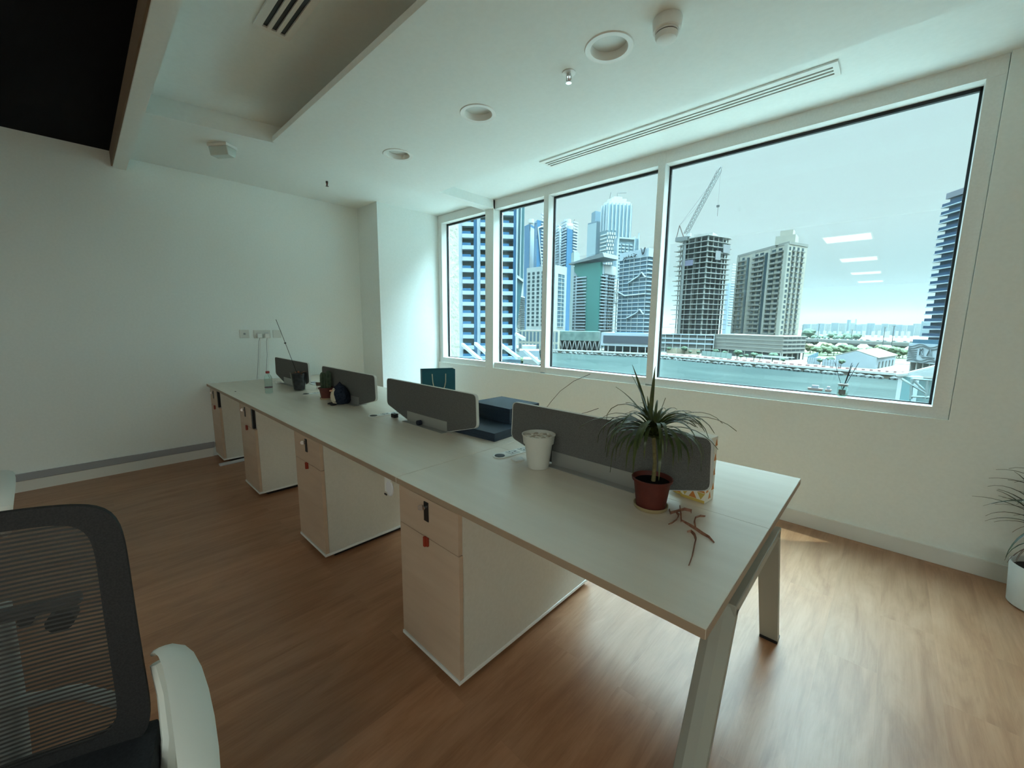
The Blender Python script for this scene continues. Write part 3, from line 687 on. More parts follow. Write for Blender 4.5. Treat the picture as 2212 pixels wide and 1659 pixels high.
# ================================================================== WALL SOCKETS + CABLES
wp = mat('socket_white', (.66, .67, .63), .4)
def wplate(y0, y1, z0, z1, label, n, grp='wall socket plates'):
    t = thing('wall_socket', label, 'socket', (.0, (y0+y1)/2, (z0+z1)/2), 0, grp)
    h = (y1-y0)/2; v = (z1-z0)/2
    MB().box(.0005, .009, -h, h, -v, v, bev=.002).build('faceplate', wp, t)
    return t, h, v
t, h, v = wplate(.318, .404, 1.193, 1.277, 'leftmost square wall plate with a single coaxial outlet', 1)
s = MB(); s.lathe([(0, 0), (.010, 0), (.010, .006), (0, .006)], seg=16); s.build('outlet', greytrunk, t).matrix_local = Matrix.Translation((.009, 0, 0)) @ Matrix.Rotation(math.radians(90), 4, 'Y')
t, h, v = wplate(.446, .604, 1.188, 1.272, 'double wall socket with two plugs pushed in', 2)
for y_ in (-.038, .038):
    MB().box(.0092, .011, y_-.020, y_+.020, -.030, .018).build('outlet', mat('socket_grey', (.55, .57, .56), .4), t)
t, h, v = wplate(.628, .712, 1.190, 1.272, 'rightmost blank square wall plate', 1)
for k, y_ in enumerate((.490, .562)):
    t = thing('power_plug', 'white plug with hanging cable in %s half of the double wall socket' % ('the left', 'the right')[k], 'plug', (.012, y_, 1.212))
    MB().box(.0, .034, -.022, .022, -.022, .024, bev=.006).build('plug_body', white_pl, t)
    yo = (-.02, .0)[k]
    pts = [(.03, .0, -.022), (.045, -.002, -.06), (.03, yo*.6, -.2), (.028, yo*1.6-.02*k, -.38), (.05, yo*2.4, -.455), (.10+.05*k, yo*1.5+.03, -.4625), (.25, .06, -.4625)]
    MB().tube(pts, .0028, 7).build('cable', white_pl, t, smooth=True)
    MB().tube([(a[0]-.012, a[1]+(-.012 if i > 0 else 0), a[2]) for i, a in enumerate(pts[:5])], .0024, 6).build('cable', greytrunk, t, smooth=True)
t = thing('power_adapter', 'small white power adapter lying on the desk by the wall', 'adapter', (.44, .515, TZ))
MB().box(-.035, .035, -.02, .02, .0005, .022, bev=.004).build('case', white_pl, t)
MB().tube([(.035, 0, .008), (.10, .06, .004), (.17, .16, .004), (.15, .28, .004), (.10, .42, .004)], .0028, 6).build('cable', greytrunk, t, smooth=True)
# floor cable strip
a = onz(474, 1004, .012); b = onz(533, 991, .012)
d = (b-a).normalized(); n_ = Vector((-d.y, d.x, 0))*.022
a = a-Vector((0, 0, a.z)); b = a+d*.42
s = MB(); s.prism([a+n_, a-n_, b-n_, b+n_], (0, 0, .02)); tag(s.build('floor_cable_cover', mat('pale_blue_white', (.62, .65, .70), .4), bevel=.003), 'white plastic cable cover strip on the floor between far pedestals', 'cable cover')

# ================================================================== SILL THINGS
def reed(x, y, label, sticks, scale=1.0):
    t = thing('reed_diffuser', label, 'reed diffuser', (x, y, ZB))
    k = scale
    MB().lathe([(0, .0005), (.026*k, .0005), (.028*k, .004), (.028*k, .058*k), (.022*k, .066*k), (.020*k, .072*k), (.019*k, .072*k), (.026*k, .056*k), (.026*k, .006), (0, .006)], seg=28).build('bottle', clear, t, smooth=True)
    MB().lathe([(0, .006), (.0255*k, .006), (.0255*k, .024*k), (0, .024*k)], seg=24).build('oil', glass_mat('pale_oil', (.75, .80, .70), 1.3), t)
    MB().lathe([(.018*k, .070*k), (.028*k, .070*k), (.029*k, .084*k), (.014*k, .086*k), (.012*k, .070*k)], seg=28).build('collar', mat('grey_collar', (.28, .33, .32), .4), t, smooth=True)
    MB().box(-.018*k, .018*k, -.0295*k, -.0285*k, .018*k, .048*k).build('label_patch', mat('label_dark', (.16, .17, .16), .6), t)
    for dx, dy, h_ in sticks: MB().tube([(-dx*.18, -dy*.2, .010), (dx, dy, h_)], .0016, 6).build('reed', mat('black_reed', (.012, .011, .012), .7), t)
reed(4.738, 2.560, 'reed diffuser bottle on the sill of the largest window pane', [(-.058, .0, .222), (.028, .004, .222), (.033, .0, .21), (.062, .0, .226), (.026, .01, .20)])
reed(2.218, 2.550, 'reed diffuser on the window sill beside the second mullion', [(-.030, 0, .165), (-.035, .004, .150), (-.024, 0, .17)], .62)

# ================================================================== FLOOR PLANT
t = thing('floor_plant', 'tall spiky plant in a white cylindrical pot at the right edge', 'potted plant', (5.612, 2.270, 0))
t.scale = (.88, .88, .92)
MB().lathe([(0, .0005), (.112, .0005), (.125, .012), (.140, .235), (.138, .238), (.132, .236), (.122, .205), (0, .20)], seg=48).build('pot', mat('grey_white_pot', (.62, .64, .62), .4), t, smooth=True)
MB().lathe([(0, .208), (.124, .208), (.120, .200), (0, .20)], seg=32).build('soil', mat('dark_soil', (.03, .02, .014), .95), t)
rq = random.Random(11)
for k, (dx, dy, h_) in enumerate(((-.03, -.01, .50), (.03, .03, .62), (.05, -.03, .44))):
    MB().tube([(dx*.8, dy*.8, .205), (dx*1.3, dy, .3), (dx*.9, dy*1.4, h_*.8), (dx, dy, h_)], [.014, .012, .011, .012], 8).build('cane', noisy('dead_cane', (.09, .055, .045), (.20, .13, .11), (30, 30, 60), .9), t, smooth=True)
s = MB()
for (dx, dy, h_), n in (((-.03, -.01, .50), 30), ((.03, .03, .62), 26), ((.05, -.03, .44), 16)):
    for k in range(n): strap(s, (dx, dy, h_-.06+.07*k/n), k*2.4+rq.uniform(-.3, .3), rq.uniform(.1, 1.1), rq.uniform(.24, .38), rq.uniform(.0055, .0075), rq.uniform(.6, 1.7), twist=rq.uniform(-.3, .3))
s.build('foliage', noisy('dull_green_leaf', (.028, .045, .025), (.06, .075, .04), (20, 20, 40), .5), t, smooth=True)
s = MB()
for (dx, dy, h_) in ((-.03, -.01, .46), (.03, .03, .55)):
    for k in range(14): strap(s, (dx, dy, h_-.10+.06*k/14), k*2.4, rq.uniform(-.9, -.3), rq.uniform(.16, .24), .004, .8)
s.build('dead_leaves', noisy('hanging_dead_leaf', (.10, .055, .045), (.22, .15, .12), (20, 20, 40), .8), t)

# ================================================================== OFFICE CHAIRS
frame_w = mat('chair_white_plastic', (.72, .76, .72), .35)
mesh_m = None
def mesh_material():
    m = bpy.data.materials.new('black_chair_mesh'); m.use_nodes = True; n = m.node_tree.nodes; l = m.node_tree.links
    b = n['Principled BSDF']; b.inputs['Base Color'].default_value = (.022, .022, .022, 1); b.inputs['Roughness'].default_value = .6
    tc_ = n.new('ShaderNodeTexCoord'); wv = n.new('ShaderNodeTexWave'); wv.wave_type = 'BANDS'; wv.bands_direction = 'Z'; wv.inputs['Scale'].default_value = 38
    wv.inputs['Distortion'].default_value = 0
    cr_ = n.new('ShaderNodeValToRGB'); cr_.color_ramp.elements[0].position = .45; cr_.color_ramp.elements[0].color = (.52, .52, .52, 1); cr_.color_ramp.elements[1].position = .62
    l.new(tc_.outputs['Object'], wv.inputs[0]); l.new(wv.outputs['Fac'], cr_.inputs[0]); l.new(cr_.outputs[0], b.inputs['Alpha'])
    return m
mesh_m = mesh_material()
blk_fab = noisy('black_mesh_border', (.012, .012, .013), (.022, .022, .024), (300, 300, 300), .75)
seat_f = noisy('dark_blue_black_seat', (.010, .013, .017), (.018, .022, .028), (200, 200, 200), .8)
def back_pt(u, v):
    """u -1..1 across, v 0..1 up"""
    z = .50+.505*v-.012*u*u
    x = -.135-.072*v-.030*(1-u*u)+.012*math.sin(v*math.pi)
    y = u*(.226-.020*v)
    return Vector((x, y, z))
def chair(label, loc, rz):
    t = thing('office_chair', label, 'office chair', loc, rz, None)
    def patch(u0, u1, v0, v1, nu, nv, th, clipc=None):
        s = MB(); bm = s.bm; G = {}
        for i in range(nu+1):
            for j in range(nv+1):
                u = u0+(u1-u0)*i/nu; v = v0+(v1-v0)*j/nv; G[i, j] = (u, v)
        return s, G
    # rounded outline frame of the backrest
    def rr(u, v, rad=.16):
        return u, v
    def loop(inset, n=144):
        out = []
        for k in range(n):
            a = 2*math.pi*k/n; ca, sa = math.cos(a), math.sin(a); e_ = 8.0
            f_ = (abs(ca)**e_+abs(sa)**e_)**(-1/e_)
            out.append(((1-inset)*ca*f_, .5+(.5-inset*.30)*sa*f_))
        return out
    outer = loop(0); inner = loop(.22)
    s = MB(); bm = s.bm; n = len(outer); th = .009
    rings = [[bm.verts.new(back_pt(u, v)+Vector((dx, 0, 0))) for u, v in L_] for L_, dx in ((outer, -th), (outer, th*.4), (inner, th*.6), (inner, -th))]
    for q in range(4):
        a, b = rings[q], rings[(q+1) % 4]
        for k in range(n): bm.faces.new((a[k], a[(k+1) % n], b[(k+1) % n], b[k]))
    s.build('back_frame', blk_fab, t, smooth=True)
    s = MB(); bm = s.bm; K = 7
    rr_ = [[bm.verts.new(back_pt(u*(j/K)*1.02, .5+(v-.5)*(j/K)*1.02)) for u, v in inner] for j in range(1, K+1)]
    c_ = bm.verts.new(back_pt(0, .5))
    for k in range(n): bm.faces.new((c_, rr_[0][k], rr_[0][(k+1) % n]))
    for a, b in zip(rr_, rr_[1:]):
        for k in range(n): bm.faces.new((a[k], a[(k+1) % n], b[(k+1) % n], b[k]))
    s.build('mesh_back', mesh_m, t, smooth=True)
    s = MB(); s.tube([(-.10, 0, .38), (-.22, 0, .43), (-.262, 0, .62), (-.285, 0, .80)], [.022, .024, .02, .016], 10)
    s.tube([(-.160, -.20, .565), (-.225, -.10, .60), (-.245, 0, .61), (-.225, .10, .60), (-.160, .20, .565)], .013, 8)
    s.build('back_spine', frame_w, t, smooth=True)
    s = MB(); s.box(-.268, -.248, -.12, .12, .775, .80, bev=.006); lb = s.build('lumbar_support', mat('grey_lumbar', (.16, .17, .17), .5), t)
    MB().tube([(-.285, .085, .748), (-.250, .085, .748)], .022, 12).build('lumbar_knob', black, t)
    s = MB(); s.box(-.19, .265, -.235, .235, .415, .485, bev=.028)
    for q in s.bm.verts: q.co.z += .03*(q.co.y/.235)**2-.012*max(0, (q.co.x-.1)/.14)
    s.build('seat', seat_f, t, smooth=True)
    for sy in (-1, 1):
        s = MB(); path = [(-.190, .226, .645), (-.155, .255, .682), (-.085, .285, .698), (.04, .312, .694), (.165, .330, .676), (.225, .334, .630), (.225, .328, .570), (.15, .312, .500), (.03, .280, .440)]
        pts = [Vector((a, sy*b, c)) for a, b, c in path]
        ws = [.014, .028, .038, .042, .040, .034, .028, .024, .020]
        s.ribbon(pts, ws, Vector((0, 1, 0)), .010, 0)
        s.build('armrest', frame_w, t, smooth=True, sub=1)
        s = MB(); s.tube([(-.168, sy*.236, .640), (-.150, sy*.246, .58), (-.115, sy*.252, .50), (-.07, sy*.247, .44)], [.012, .014, .016, .016], 8); s.build('arm_support', frame_w, t, smooth=True)
    s = MB(); s.tube([(0, 0, .41), (0, 0, .25)], .024, 14); s.tube([(0, 0, .26), (0, 0, .09)], .033, 14); s.box(-.12, .12, -.09, .09, .375, .415, bev=.01); s.build('gas_lift', black, t)
    for k in range(5):
        a = 2*math.pi*k/5+.3; ex, ey = .29*math.cos(a), .29*math.sin(a)
        lg = MB().tube([(0, 0, .095), (ex*.5, ey*.5, .092), (ex, ey, .068)], [.026, .021, .015], 8).build('base_arm', frame_w, t, smooth=True)
        s = MB()
        for o2 in (-.011, .011):
            nx, ny = -math.sin(a)*o2, math.cos(a)*o2
            s.tube([(ex+nx*.4, ey+ny*.4, .028), (ex+nx*1.6, ey+ny*1.6, .028)], .027, 14)
        s.build('caster', black, lg)
    return t
ch1 = chair('black mesh office chair with white armrest in the left foreground', (3.985, -1.045, 0), math.radians(-12.5))
ch2 = dup(ch1, (2.20, -1.40, 0), math.radians(-6), 'second office chair with white armrest cut off by the left edge')

# ================================================================== OUTSIDE
ORD = 'first second third fourth fifth sixth seventh eighth ninth tenth eleventh twelfth thirteenth fourteenth fifteenth sixteenth seventeenth eighteenth nineteenth twentieth'.split()
ORD += ['twenty-'+q for q in ORD[:9]]+['thirtieth']+['thirty-'+q for q in ORD[:9]]+['fortieth']+['forty-'+q for q in ORD[:9]]
G0 = -17.0
OUT = .39; _mat, _noisy = mat, noisy
def mat(name, col, *a, **k): return _mat(name, tuple(q*OUT for q in col), *a, **k)
def noisy(name, c1, c2, *a, **k): return _noisy(name, tuple(q*OUT for q in c1), tuple(q*OUT for q in c2), *a, **k)
def flat(name, c1, c2=None, sc_=(.3, .3, .3), rough=.8):
    return noisy(name, c1, c2 or tuple(q*1.08 for q in c1), sc_, rough, spec=.2)
sand = noisy('pale_sand', (.26, .215, .16), (.36, .31, .24), (.03, .03, .03), .95)
conc = flat('pale_concrete', (.50, .48, .43)); conc_g = flat('grey_concrete', (.27, .27, .25)); conc_d = flat('raw_dark_concrete', (.10, .105, .10))
tinted = mat('dark_window_glass', (.045, .075, .085), .15, spec=.6); bluegl = mat('blue_curtain_glass', (.05, .19, .36), .18, spec=.7)
tealgl = mat('green_curtain_glass', (.07, .26, .22), .2, spec=.7); bluewhite = flat('white_blue_cladding', (.52, .58, .62)); whitec = flat('white_cladding', (.66, .66, .63))
beigec = flat('beige_render', (.50, .45, .36)); beige_d = flat('taupe_render', (.30, .28, .24)); greygl = mat('grey_blue_glass', (.12, .19, .24), .25, spec=.6)
def xy(px, py, d): q = at(px, py, d); return Vector((q.x, q.y, 0))
def zz(px, py, d): return at(px, py, d).z
def face_frame(P0, P1):
    u = (P1-P0); L_ = u.length; u = u/L_; n_ = Vector((u.y, -u.x, 0))
    if n_.dot(CAM-P0) < 0: n_ = -n_
    return u, n_, L_
def fbox(s, P0, P1, a, b, z0, z1, d0, d1):
    """box on a facade P0-P1: from fraction a to b along it, d0..d1 outward"""
    u, n_, L_ = face_frame(P0, P1)
    p = [P0+u*(a*L_)+n_*d0, P0+u*(b*L_)+n_*d0, P0+u*(b*L_)+n_*d1, P0+u*(a*L_)+n_*d1]
    s.prism([(q.x, q.y, z0) for q in p], (0, 0, z1-z0))
def body(s, C0, L_, R_, z0, z1, k=1.0):
    c = (L_+R_)/2; pts = [C0, L_, L_+R_-C0, R_]; pts = [c+(q-c)*k for q in pts]
    s.prism([(q.x, q.y, z0) for q in pts], (0, 0, z1-z0))
class Wins:
    """windows of one building: the first 100 are parts, the rest one stuff part"""
    def __init__(s, root, m, name='window', cap=100): s.root = root; s.m = m; s.n = 0; s.rest = MB(); s.k = 0; s.cap = cap; s.name = name; s.cache = {}
    def add(s, P0, P1, a, b, z0, z1, d=.12):
        s.n += 1
        if s.n > s.cap: fbox(s.rest, P0, P1, a, b, z0, z1, -.3, d); s.k += 1; return
        u, n_, L_ = face_frame(P0, P1); w_ = round((b-a)*L_, 3); h_ = round(z1-z0, 3); ang = math.atan2(u.y, u.x)
        sgn = 1 if Vector((-u.y, u.x, 0)).dot(n_) > 0 else -1
        key = (w_, h_, d, sgn)
        if key not in s.cache:
            mb = MB(); mb.box(0, w_, min(-.3*sgn, d*sgn), max(-.3*sgn, d*sgn), 0, h_); o_ = mb.build(s.name, s.m, s.root); s.cache[key] = o_
        else:
            o_ = s.cache[key].copy(); C.objects.link(o_); o_.parent = s.root
        p = P0+u*(a*L_); o_.location = (p.x, p.y, z0); o_.rotation_euler = (0, 0, ang)
    def done(s):
        if s.k: s.rest.build(s.name, s.m, s.root, kind='stuff')
def part(root, name, m, fn, **k):
    s = MB(); fn(s); return s.build(name, m, root, **k)
# ground and water ----------------------------------------------------
bank = [(-420, 150), (-260, 205), (-172, 231), (-109, 246), (-98, 243), (-26, 224), (7, 217), (60, 206), (260, 170)]
s = MB(); s.prism([(x, y, G0-3) for x, y in bank]+[(2600, 400, G0-3), (2600, 3200, G0-3), (-2600, 3200, G0-3), (-2600, 150, G0-3)], (0, 0, 3))
tag(s.build('far_shore', sand), 'wide pale sandy ground beyond the water', 'ground', kind='structure')
water = noisy('canal_water', (.030, .050, .045), (.055, .080, .070), (.02, .05, .02), .35, bump=0, spec=.12)
n = water.node_tree.nodes; l = water.node_tree.links; tc_ = n.new('ShaderNodeTexCoord'); mp_ = n.new('ShaderNodeMapping'); mp_.inputs['Scale'].default_value = (.35, .9, 1)
wn = n.new('ShaderNodeTexNoise'); wn.inputs['Scale'].default_value = 1.1; wn.inputs['Detail'].default_value = 4; bp = n.new('ShaderNodeBump'); bp.inputs['Strength'].default_value = .8; bp.inputs['Distance'].default_value = .25
l.new(tc_.outputs['Object'], mp_.inputs[0]); l.new(mp_.outputs[0], wn.inputs[0]); l.new(wn.outputs[0], bp.inputs['Height']); l.new(bp.outputs[0], n['Principled BSDF'].inputs['Normal'])
tag(MB().box(-420, 300, 40, 252, G0-4, G0-1.6).build('canal', water), 'green-grey canal water with ripples', 'water', kind='structure')
tag(MB().box(-120, 120, 6, 40, G0-4, G0).build('near_shore', flat('near_paving', (.50, .47, .41))), 'pale paved ground right below the building', 'ground', kind='structure')
s = MB(); rx = random.Random(9)
for (x0, y0), (x1, y1) in zip(bank[1:-1], bank[2:]):
    P0 = Vector((x0, y0, 0)); P1 = Vector((x1, y1, 0)); fbox(s, P0, P1, 0, 1, G0-.05, G0+.9, -.2, .6)
tag(s.build('quay_wall', flat('quay_white', (.74, .70, .63))), 'pale quay wall edging the far side of the canal', 'wall')
s = MB()
for (x0, y0), (x1, y1) in zip(bank[1:-1], bank[2:]):
    P0 = Vector((x0, y0, 0)); P1 = Vector((x1, y1, 0)); u, n_, L_ = face_frame(P0, P1)
    for k in range(int(L_/3.2)):
        q = P0+u*(k*3.2+rx.random()*2)+n_*(1.6+rx.random()*1.3); s.ico((q.x, q.y, G0-1.3), 1.5, 1, .4, (1.2, .9, .75), rx)
tag(s.build('rock_revetment', flat('dark_rocks', (.13, .135, .125))), 'dark rock slope along the far waterline', 'rocks', kind='stuff')
# red and white barriers on the quay
br_r = mat('barrier_red', (.30, .12, .10), .6); br_w = mat('barrier_white', (.75, .74, .72), .6)
bproto = None
for k in range(46):
    f_ = k/45; px = 1204+(1962-1204)*f_
    py = 758+ (769-758)*min(1, f_/.31) if f_ < .31 else 769+(810-769)*(f_-.31)/.69
    q = onz(px, py-2, G0)
    if bproto is None:
        bproto = thing('road_barrier', 'low red and white plastic barrier on the far quay', 'barrier', (q.x, q.y, G0), -.25, 'barriers along the quay')
        MB().prism([(-1.1, -.3, .0), (-1.1, .3, .0), (-1.1, .1, .75), (-1.1, -.1, .75)], (2.2, 0, 0)).build('red_unit', br_r, bproto)
        MB().prism([(1.15, -.3, .0), (1.15, .3, .0), (1.15, .1, .75), (1.15, -.1, .75)], (1.6, 0, 0)).build('white_unit', br_w, bproto)
        bq = bproto
    else: bq = dup(bproto, (q.x, q.y, G0))
    bq['label'] = 'low red and white barrier on the far quay, %s from the left' % ORD[k]
# trees -------------------------------------------------------------
trunkm = flat('tree_bark', (.14, .10, .07)); crownm = [noisy('tree_crown_%d' % i, c, tuple(q*1.5 for q in c), (1.5, 1.5, 1.5), .9) for i, c in enumerate([(.05, .085, .04), (.075, .10, .035), (.14, .13, .045)])]
def tree_proto(i, h, r, lab, grp, seed):
    rt = random.Random(seed); t = thing('tree', lab, 'tree', (0, 0, 0), 0, grp)
    MB().tube([(0, 0, 0), (0, 0, h*.6)], [.22, .12], 6).build('trunk', trunkm, t)
    s = MB()
    for k in range(5): s.ico((rt.uniform(-.5, .5)*r, rt.uniform(-.5, .5)*r, h*.68+rt.uniform(-.15, .25)*r), r*rt.uniform(.45, .7), 2, .35, (1, 1, .8), rt)
    s.build('crown', crownm[i], t); return t
tp = tree_proto(0, 4.2, 1.9, 'small dark tree on the quay promenade across the water', 'young trees along the far promenade', 1)
spots = [(1225, 750), (1243, 750), (1258, 751), (1282, 752), (1301, 753), (1316, 754), (1330, 756), (1349, 757), (1366, 758), (1380, 758), (1391, 760), (1445, 763), (1458, 763), (1478, 765), (1491, 766), (1508, 768), (1545, 769), (1565, 771), (1592, 775), (1600, 776), (1612, 776), (1628, 778), (1641, 779), (1668, 783), (1691, 785), (1771, 788), (1791, 790), (1816, 793)]
for k, (px, py) in enumerate(spots):
    q = onz(px, py, G0); tt = tp if k == 0 else dup(tp)
    tt['label'] = 'small dark tree on the promenade across the water, %s from the left' % ORD[k]
    tt.location = (q.x, q.y, G0); tt.rotation_euler.z = k*1.7; f_ = (.7, 1.0, .85, 1.2, .6)[k % 5]; tt.scale = (f_, f_, f_)
tg = tree_proto(1, 6.0, 4.0, 'broad green tree in the planted belt before the flyover', 'trees of the green belt', 2)
rb = random.Random(4)
for k in range(30):
    px = 1748+(1962-1748)*(k+rb.random()*.6)/30; py = 764+rb.uniform(-2, 5)+6*(px-1748)/210; q = onz(px, py, G0); tt = tg if k == 0 else dup(tg)
    tt['label'] = 'broad green tree in the belt before the flyover, %s from the left' % ORD[k]
    tt.location = (q.x, q.y, G0); tt.rotation_euler.z = k*2.1; f_ = rb.uniform(.7, 1.15); tt.scale = (f_, f_, f_*.9)
ty = tree_proto(2, 7, 4.5, 'olive yellow tree at the left end of the green belt', 'yellowish trees by the beige podium', 3)
for k, (px, py) in enumerate(((1750, 765), (1786, 762), (1795, 764), (1762, 750), (1905, 768))):
    q = onz(px, py, G0); tt = ty if k == 0 else dup(ty); tt['label'] = 'olive yellow tree ' + ('right beside the beige podium', 'left of the green belt centre', 'at the left third of the green belt', 'under the left end of the flyover', 'at the right part of the green belt')[k]; tt.location = (q.x, q.y, G0); tt.scale = (.8, .8, .9)
tf = tree_proto(0, 9, 7, 'distant dark green tree behind the flyover', 'distant trees behind the flyover', 6)
for k in range(22):
    px = 1734+(1850-1734)*k/22; q = onz(px, 738+rb.uniform(-1, 1.5)+k*.12, G0); tt = tf if k == 0 else dup(tf); tt['label'] = 'distant dark tree behind the flyover, %s from the left' % ORD[k]; tt.location = (q.x, q.y, G0); f_ = rb.uniform(.6, 1.1)*(1.4 if k < 4 else 1); tt.scale = (f_, f_, f_)
# lawn strips
lawn = noisy('lawn', (.10, .14, .05), (.20, .22, .09), (.05, .05, .05), .95)
def strip(name, m, quad, label, cat, h=.15):
    s = MB(); s.prism([(*onz(x, y, G0).xy, G0) for x, y in quad], (0, 0, h)); return tag(s.build(name, m), label, cat, kind='structure')
strip('lawn', lawn, [(1735, 757), (1965, 763), (1965, 779), (1735, 771)], 'green planted belt beyond the sandy lot', 'lawn')
strip('access_road', flat('road_grey', (.30, .30, .29)), [(1765, 771), (1965, 783), (1965, 788), (1760, 776)], 'grey access road along the sandy lot', 'road', .2)
strip('highway_ground', flat('asphalt_far', (.36, .35, .33)), [(1735, 741), (1990, 748), (1990, 753), (1735, 748)], 'pale road surfaces under the flyover', 'road', .2)
# flyover -----------------------------------------------------------------
t = thing('highway_flyover', 'long grey highway flyover on piers crossing behind the trees', 'bridge', (0, 0, 0))
RA, RB = 470, 400
A0 = xy(1728, 735, RA); A1 = xy(2040, 742, RB); zt = (zz(1740, 734, RA)+zz(1960, 741, RB))/2
s = MB(); fbox(s, A0, A1, 0, 1, zt-1.9, zt, -12, 0); s.build('deck', conc_g, t)
s = MB(); fbox(s, A0, A1, 0, 1, zt, zt+1.0, -.3, .1); s.build('parapet', conc, t)
for f_ in (.04, .25, .42, .57, .73, .90):
    s = MB(); u, n_, L_ = face_frame(A0, A1); c = A0+u*(f_*L_)-n_*6; w_ = 2.2
    s.prism([(c-u*w_)+Vector((0, 0, G0)), (c+u*w_)+Vector((0, 0, G0)), (c+u*w_)+Vector((0, 0, zt-4)), (c+u*5)+Vector((0, 0, zt-1.9)), (c-u*5)+Vector((0, 0, zt-1.9)), (c-u*w_)+Vector((0, 0, zt-4))], n_*3)
    s.build('pier', conc_g, t)
cars = [mat('car_paint_%d' % i, c, .35) for i, c in enumerate([(.6, .6, .6), (.12, .13, .15), (.35, .08, .06), (.5, .5, .45)])]
carp = None
for k in range(22):
    f_ = .05+.8*(k+rb.random()*.6)/22; u, n_, L_ = face_frame(A0, A1); c = A0+u*(f_*L_)-n_*rb.uniform(2, 9)
    if carp is None:
        carp = thing('car', 'tiny car driving on the distant flyover', 'car', (0, 0, 0), 0, 'cars on the flyover')
        MB().box(-2.2, 2.2, -.9, .9, .25, .95, bev=.15).build('car_body', cars[0], carp); MB().prism([(-1.4, -.8, .95), (1.2, -.8, .95), (.6, -.8, 1.5), (-1.0, -.8, 1.5)], (0, 1.6, 0)).build('cabin', tinted, carp)
        s = MB()
        for a in (-1.4, 1.4): s.tube([(a, -.9, .33), (a, .9, .33)], .33, 8)
        s.build('wheel_pair', black, carp); q = carp
    else: q = dup(carp)
    q['label'] = 'tiny car on the distant flyover, %s from the left' % ORD[k]
    q.location = (c.x, c.y, zt+.02); q.rotation_euler.z = math.atan2(u.y, u.x)
# lamp posts
lp = None
for k, (px, pb, pt, d) in enumerate(((1765, 742, 699, 430), (1906, 749, 706, 400), (1925, 751, 704, 395), (1730, 742, 702, 440), (1837, 745, 712, 520))):
    b0 = xy(px, pb, d); z0 = zt-1; z1 = zz(px, pt, d)
    t = thing('lamp_post', 'tall thin street lamp post by the flyover, ' + ('second from the left', 'second from the right', 'rightmost', 'leftmost, by the beige tower', 'middle one, most distant')[k], 'lamp post', (b0.x, b0.y, z0), 0, 'lamp posts of the highway')
    MB().tube([(0, 0, 0), (0, 0, z1-z0)], .22, 6).build('pole', conc_d, t); MB().box(-1.2, 1.2, -.2, .2, z1-z0-.3, z1-z0).build('lamp_head', conc_g, t)
# distant skyline -----------------------------------------------------------
hz = [flat('far_block_%d' % i, c) for i, c in enumerate([(.33, .40, .42), (.38, .43, .43), (.29, .37, .41), (.44, .47, .46)])]
px = 1733; k = 0
while px < 2016:
    w_ = rb.uniform(9, 17); d = (1300, 1400)[k % 2]+rb.uniform(-10, 10); top_ = 698.5+rb.uniform(-2.2, 2.0)+(px-1733)*.010
    if k in (6,): w_ = 5; top_ = 691
    if 1978 < px < 2000: w_ = 24; top_ = 694
    P0 = xy(px, 715, d); P1 = xy(px+w_, 715, d+rb.uniform(-8, 8)); u, n_, L_ = face_frame(P0, P1); z1 = zz(px, top_, d)
    t = thing('distant_block', 'hazy grey apartment block on the horizon, %s from the left' % ORD[k], 'building', (0, 0, 0), 0, 'hazy apartment blocks on the horizon')
    s = MB(); fbox(s, P0, P1, .01, .99, G0, z1, -8, 0); s.build('walls', hz[k % 4], t)
    wn_ = Wins(t, hz[(k+2) % 4], 'window_bay')
    nb = max(2, int(w_/3))
    for j in range(nb): wn_.add(P0, P1, (j+.25)/nb, (j+.65)/nb, G0+4, z1-3, .6)
    wn_.done(); px += w_+rb.choice([0, .2, .6]); k += 1
t = thing('distant_tower', 'thin pale tower sticking up above the horizon blocks', 'building', (0, 0, 0))
P0 = xy(1844.5, 715, 1500); P1 = xy(1848, 715, 1500); s = MB(); fbox(s, P0, P1, 0, 1, G0, zz(1846, 691.5, 1500), -12, 0); s.build('walls', hz[3], t); s = MB(); fbox(s, P0, P1, .1, .9, zz(1846, 691.5, 1500), zz(1846, 689.5, 1500), -9, -3); s.build('crown', hz[2], t)
# low white houses in front of the skyline
for k in range(16):
    px = 1762+k*13+rb.uniform(-4, 4); d = 1050; P0 = xy(px, 718, d); P1 = xy(px+7, 718, d); s = MB(); fbox(s, P0, P1, 0, 1, G0, zz(px, 715.5+rb.uniform(-.6, .8), d), -12, 0)
    tag(s.build('distant_house', whitec), 'small white house below the horizon blocks, %s from the left' % ORD[k], 'house', 'low white houses on the horizon')

# sandy lot things -----------------------------------------------------------
t = thing('warehouse', 'long low warehouse with a pale pitched roof by the quay', 'building', (0, 0, 0))
a = onz(1891, 797, G0); b = onz(1906, 799, G0); c_ = onz(1948, 790, G0); z0 = G0; u = (c_-b); u.z = 0; L_ = u.length; u.normalize(); v = Vector((-u.y, u.x, 0)); W_ = 15
p = Vector((a.x, a.y, 0)); H_ = 5.0
s = MB(); s.prism([p+Vector((0, 0, z0)), p+v*W_+Vector((0, 0, z0)), p+v*W_+Vector((0, 0, z0+H_)), p+v*W_*.5+Vector((0, 0, z0+H_+2.6)), p+Vector((0, 0, z0+H_))], u*34); s.build('walls', bluewhite, t)
s = MB()
for sg in (0, 1):
    e0 = p+v*(W_*1.04 if sg else -W_*.04)+Vector((0, 0, z0+H_-.1)); rdg = p+v*W_*.5+Vector((0, 0, z0+H_+2.8)); s.prism([e0, rdg, rdg+Vector((0, 0, .3)), e0+Vector((0, 0, .3))], u*34.5)
s.build('roof', flat('cream_roof', (.68, .62, .52)), t)
s = MB()
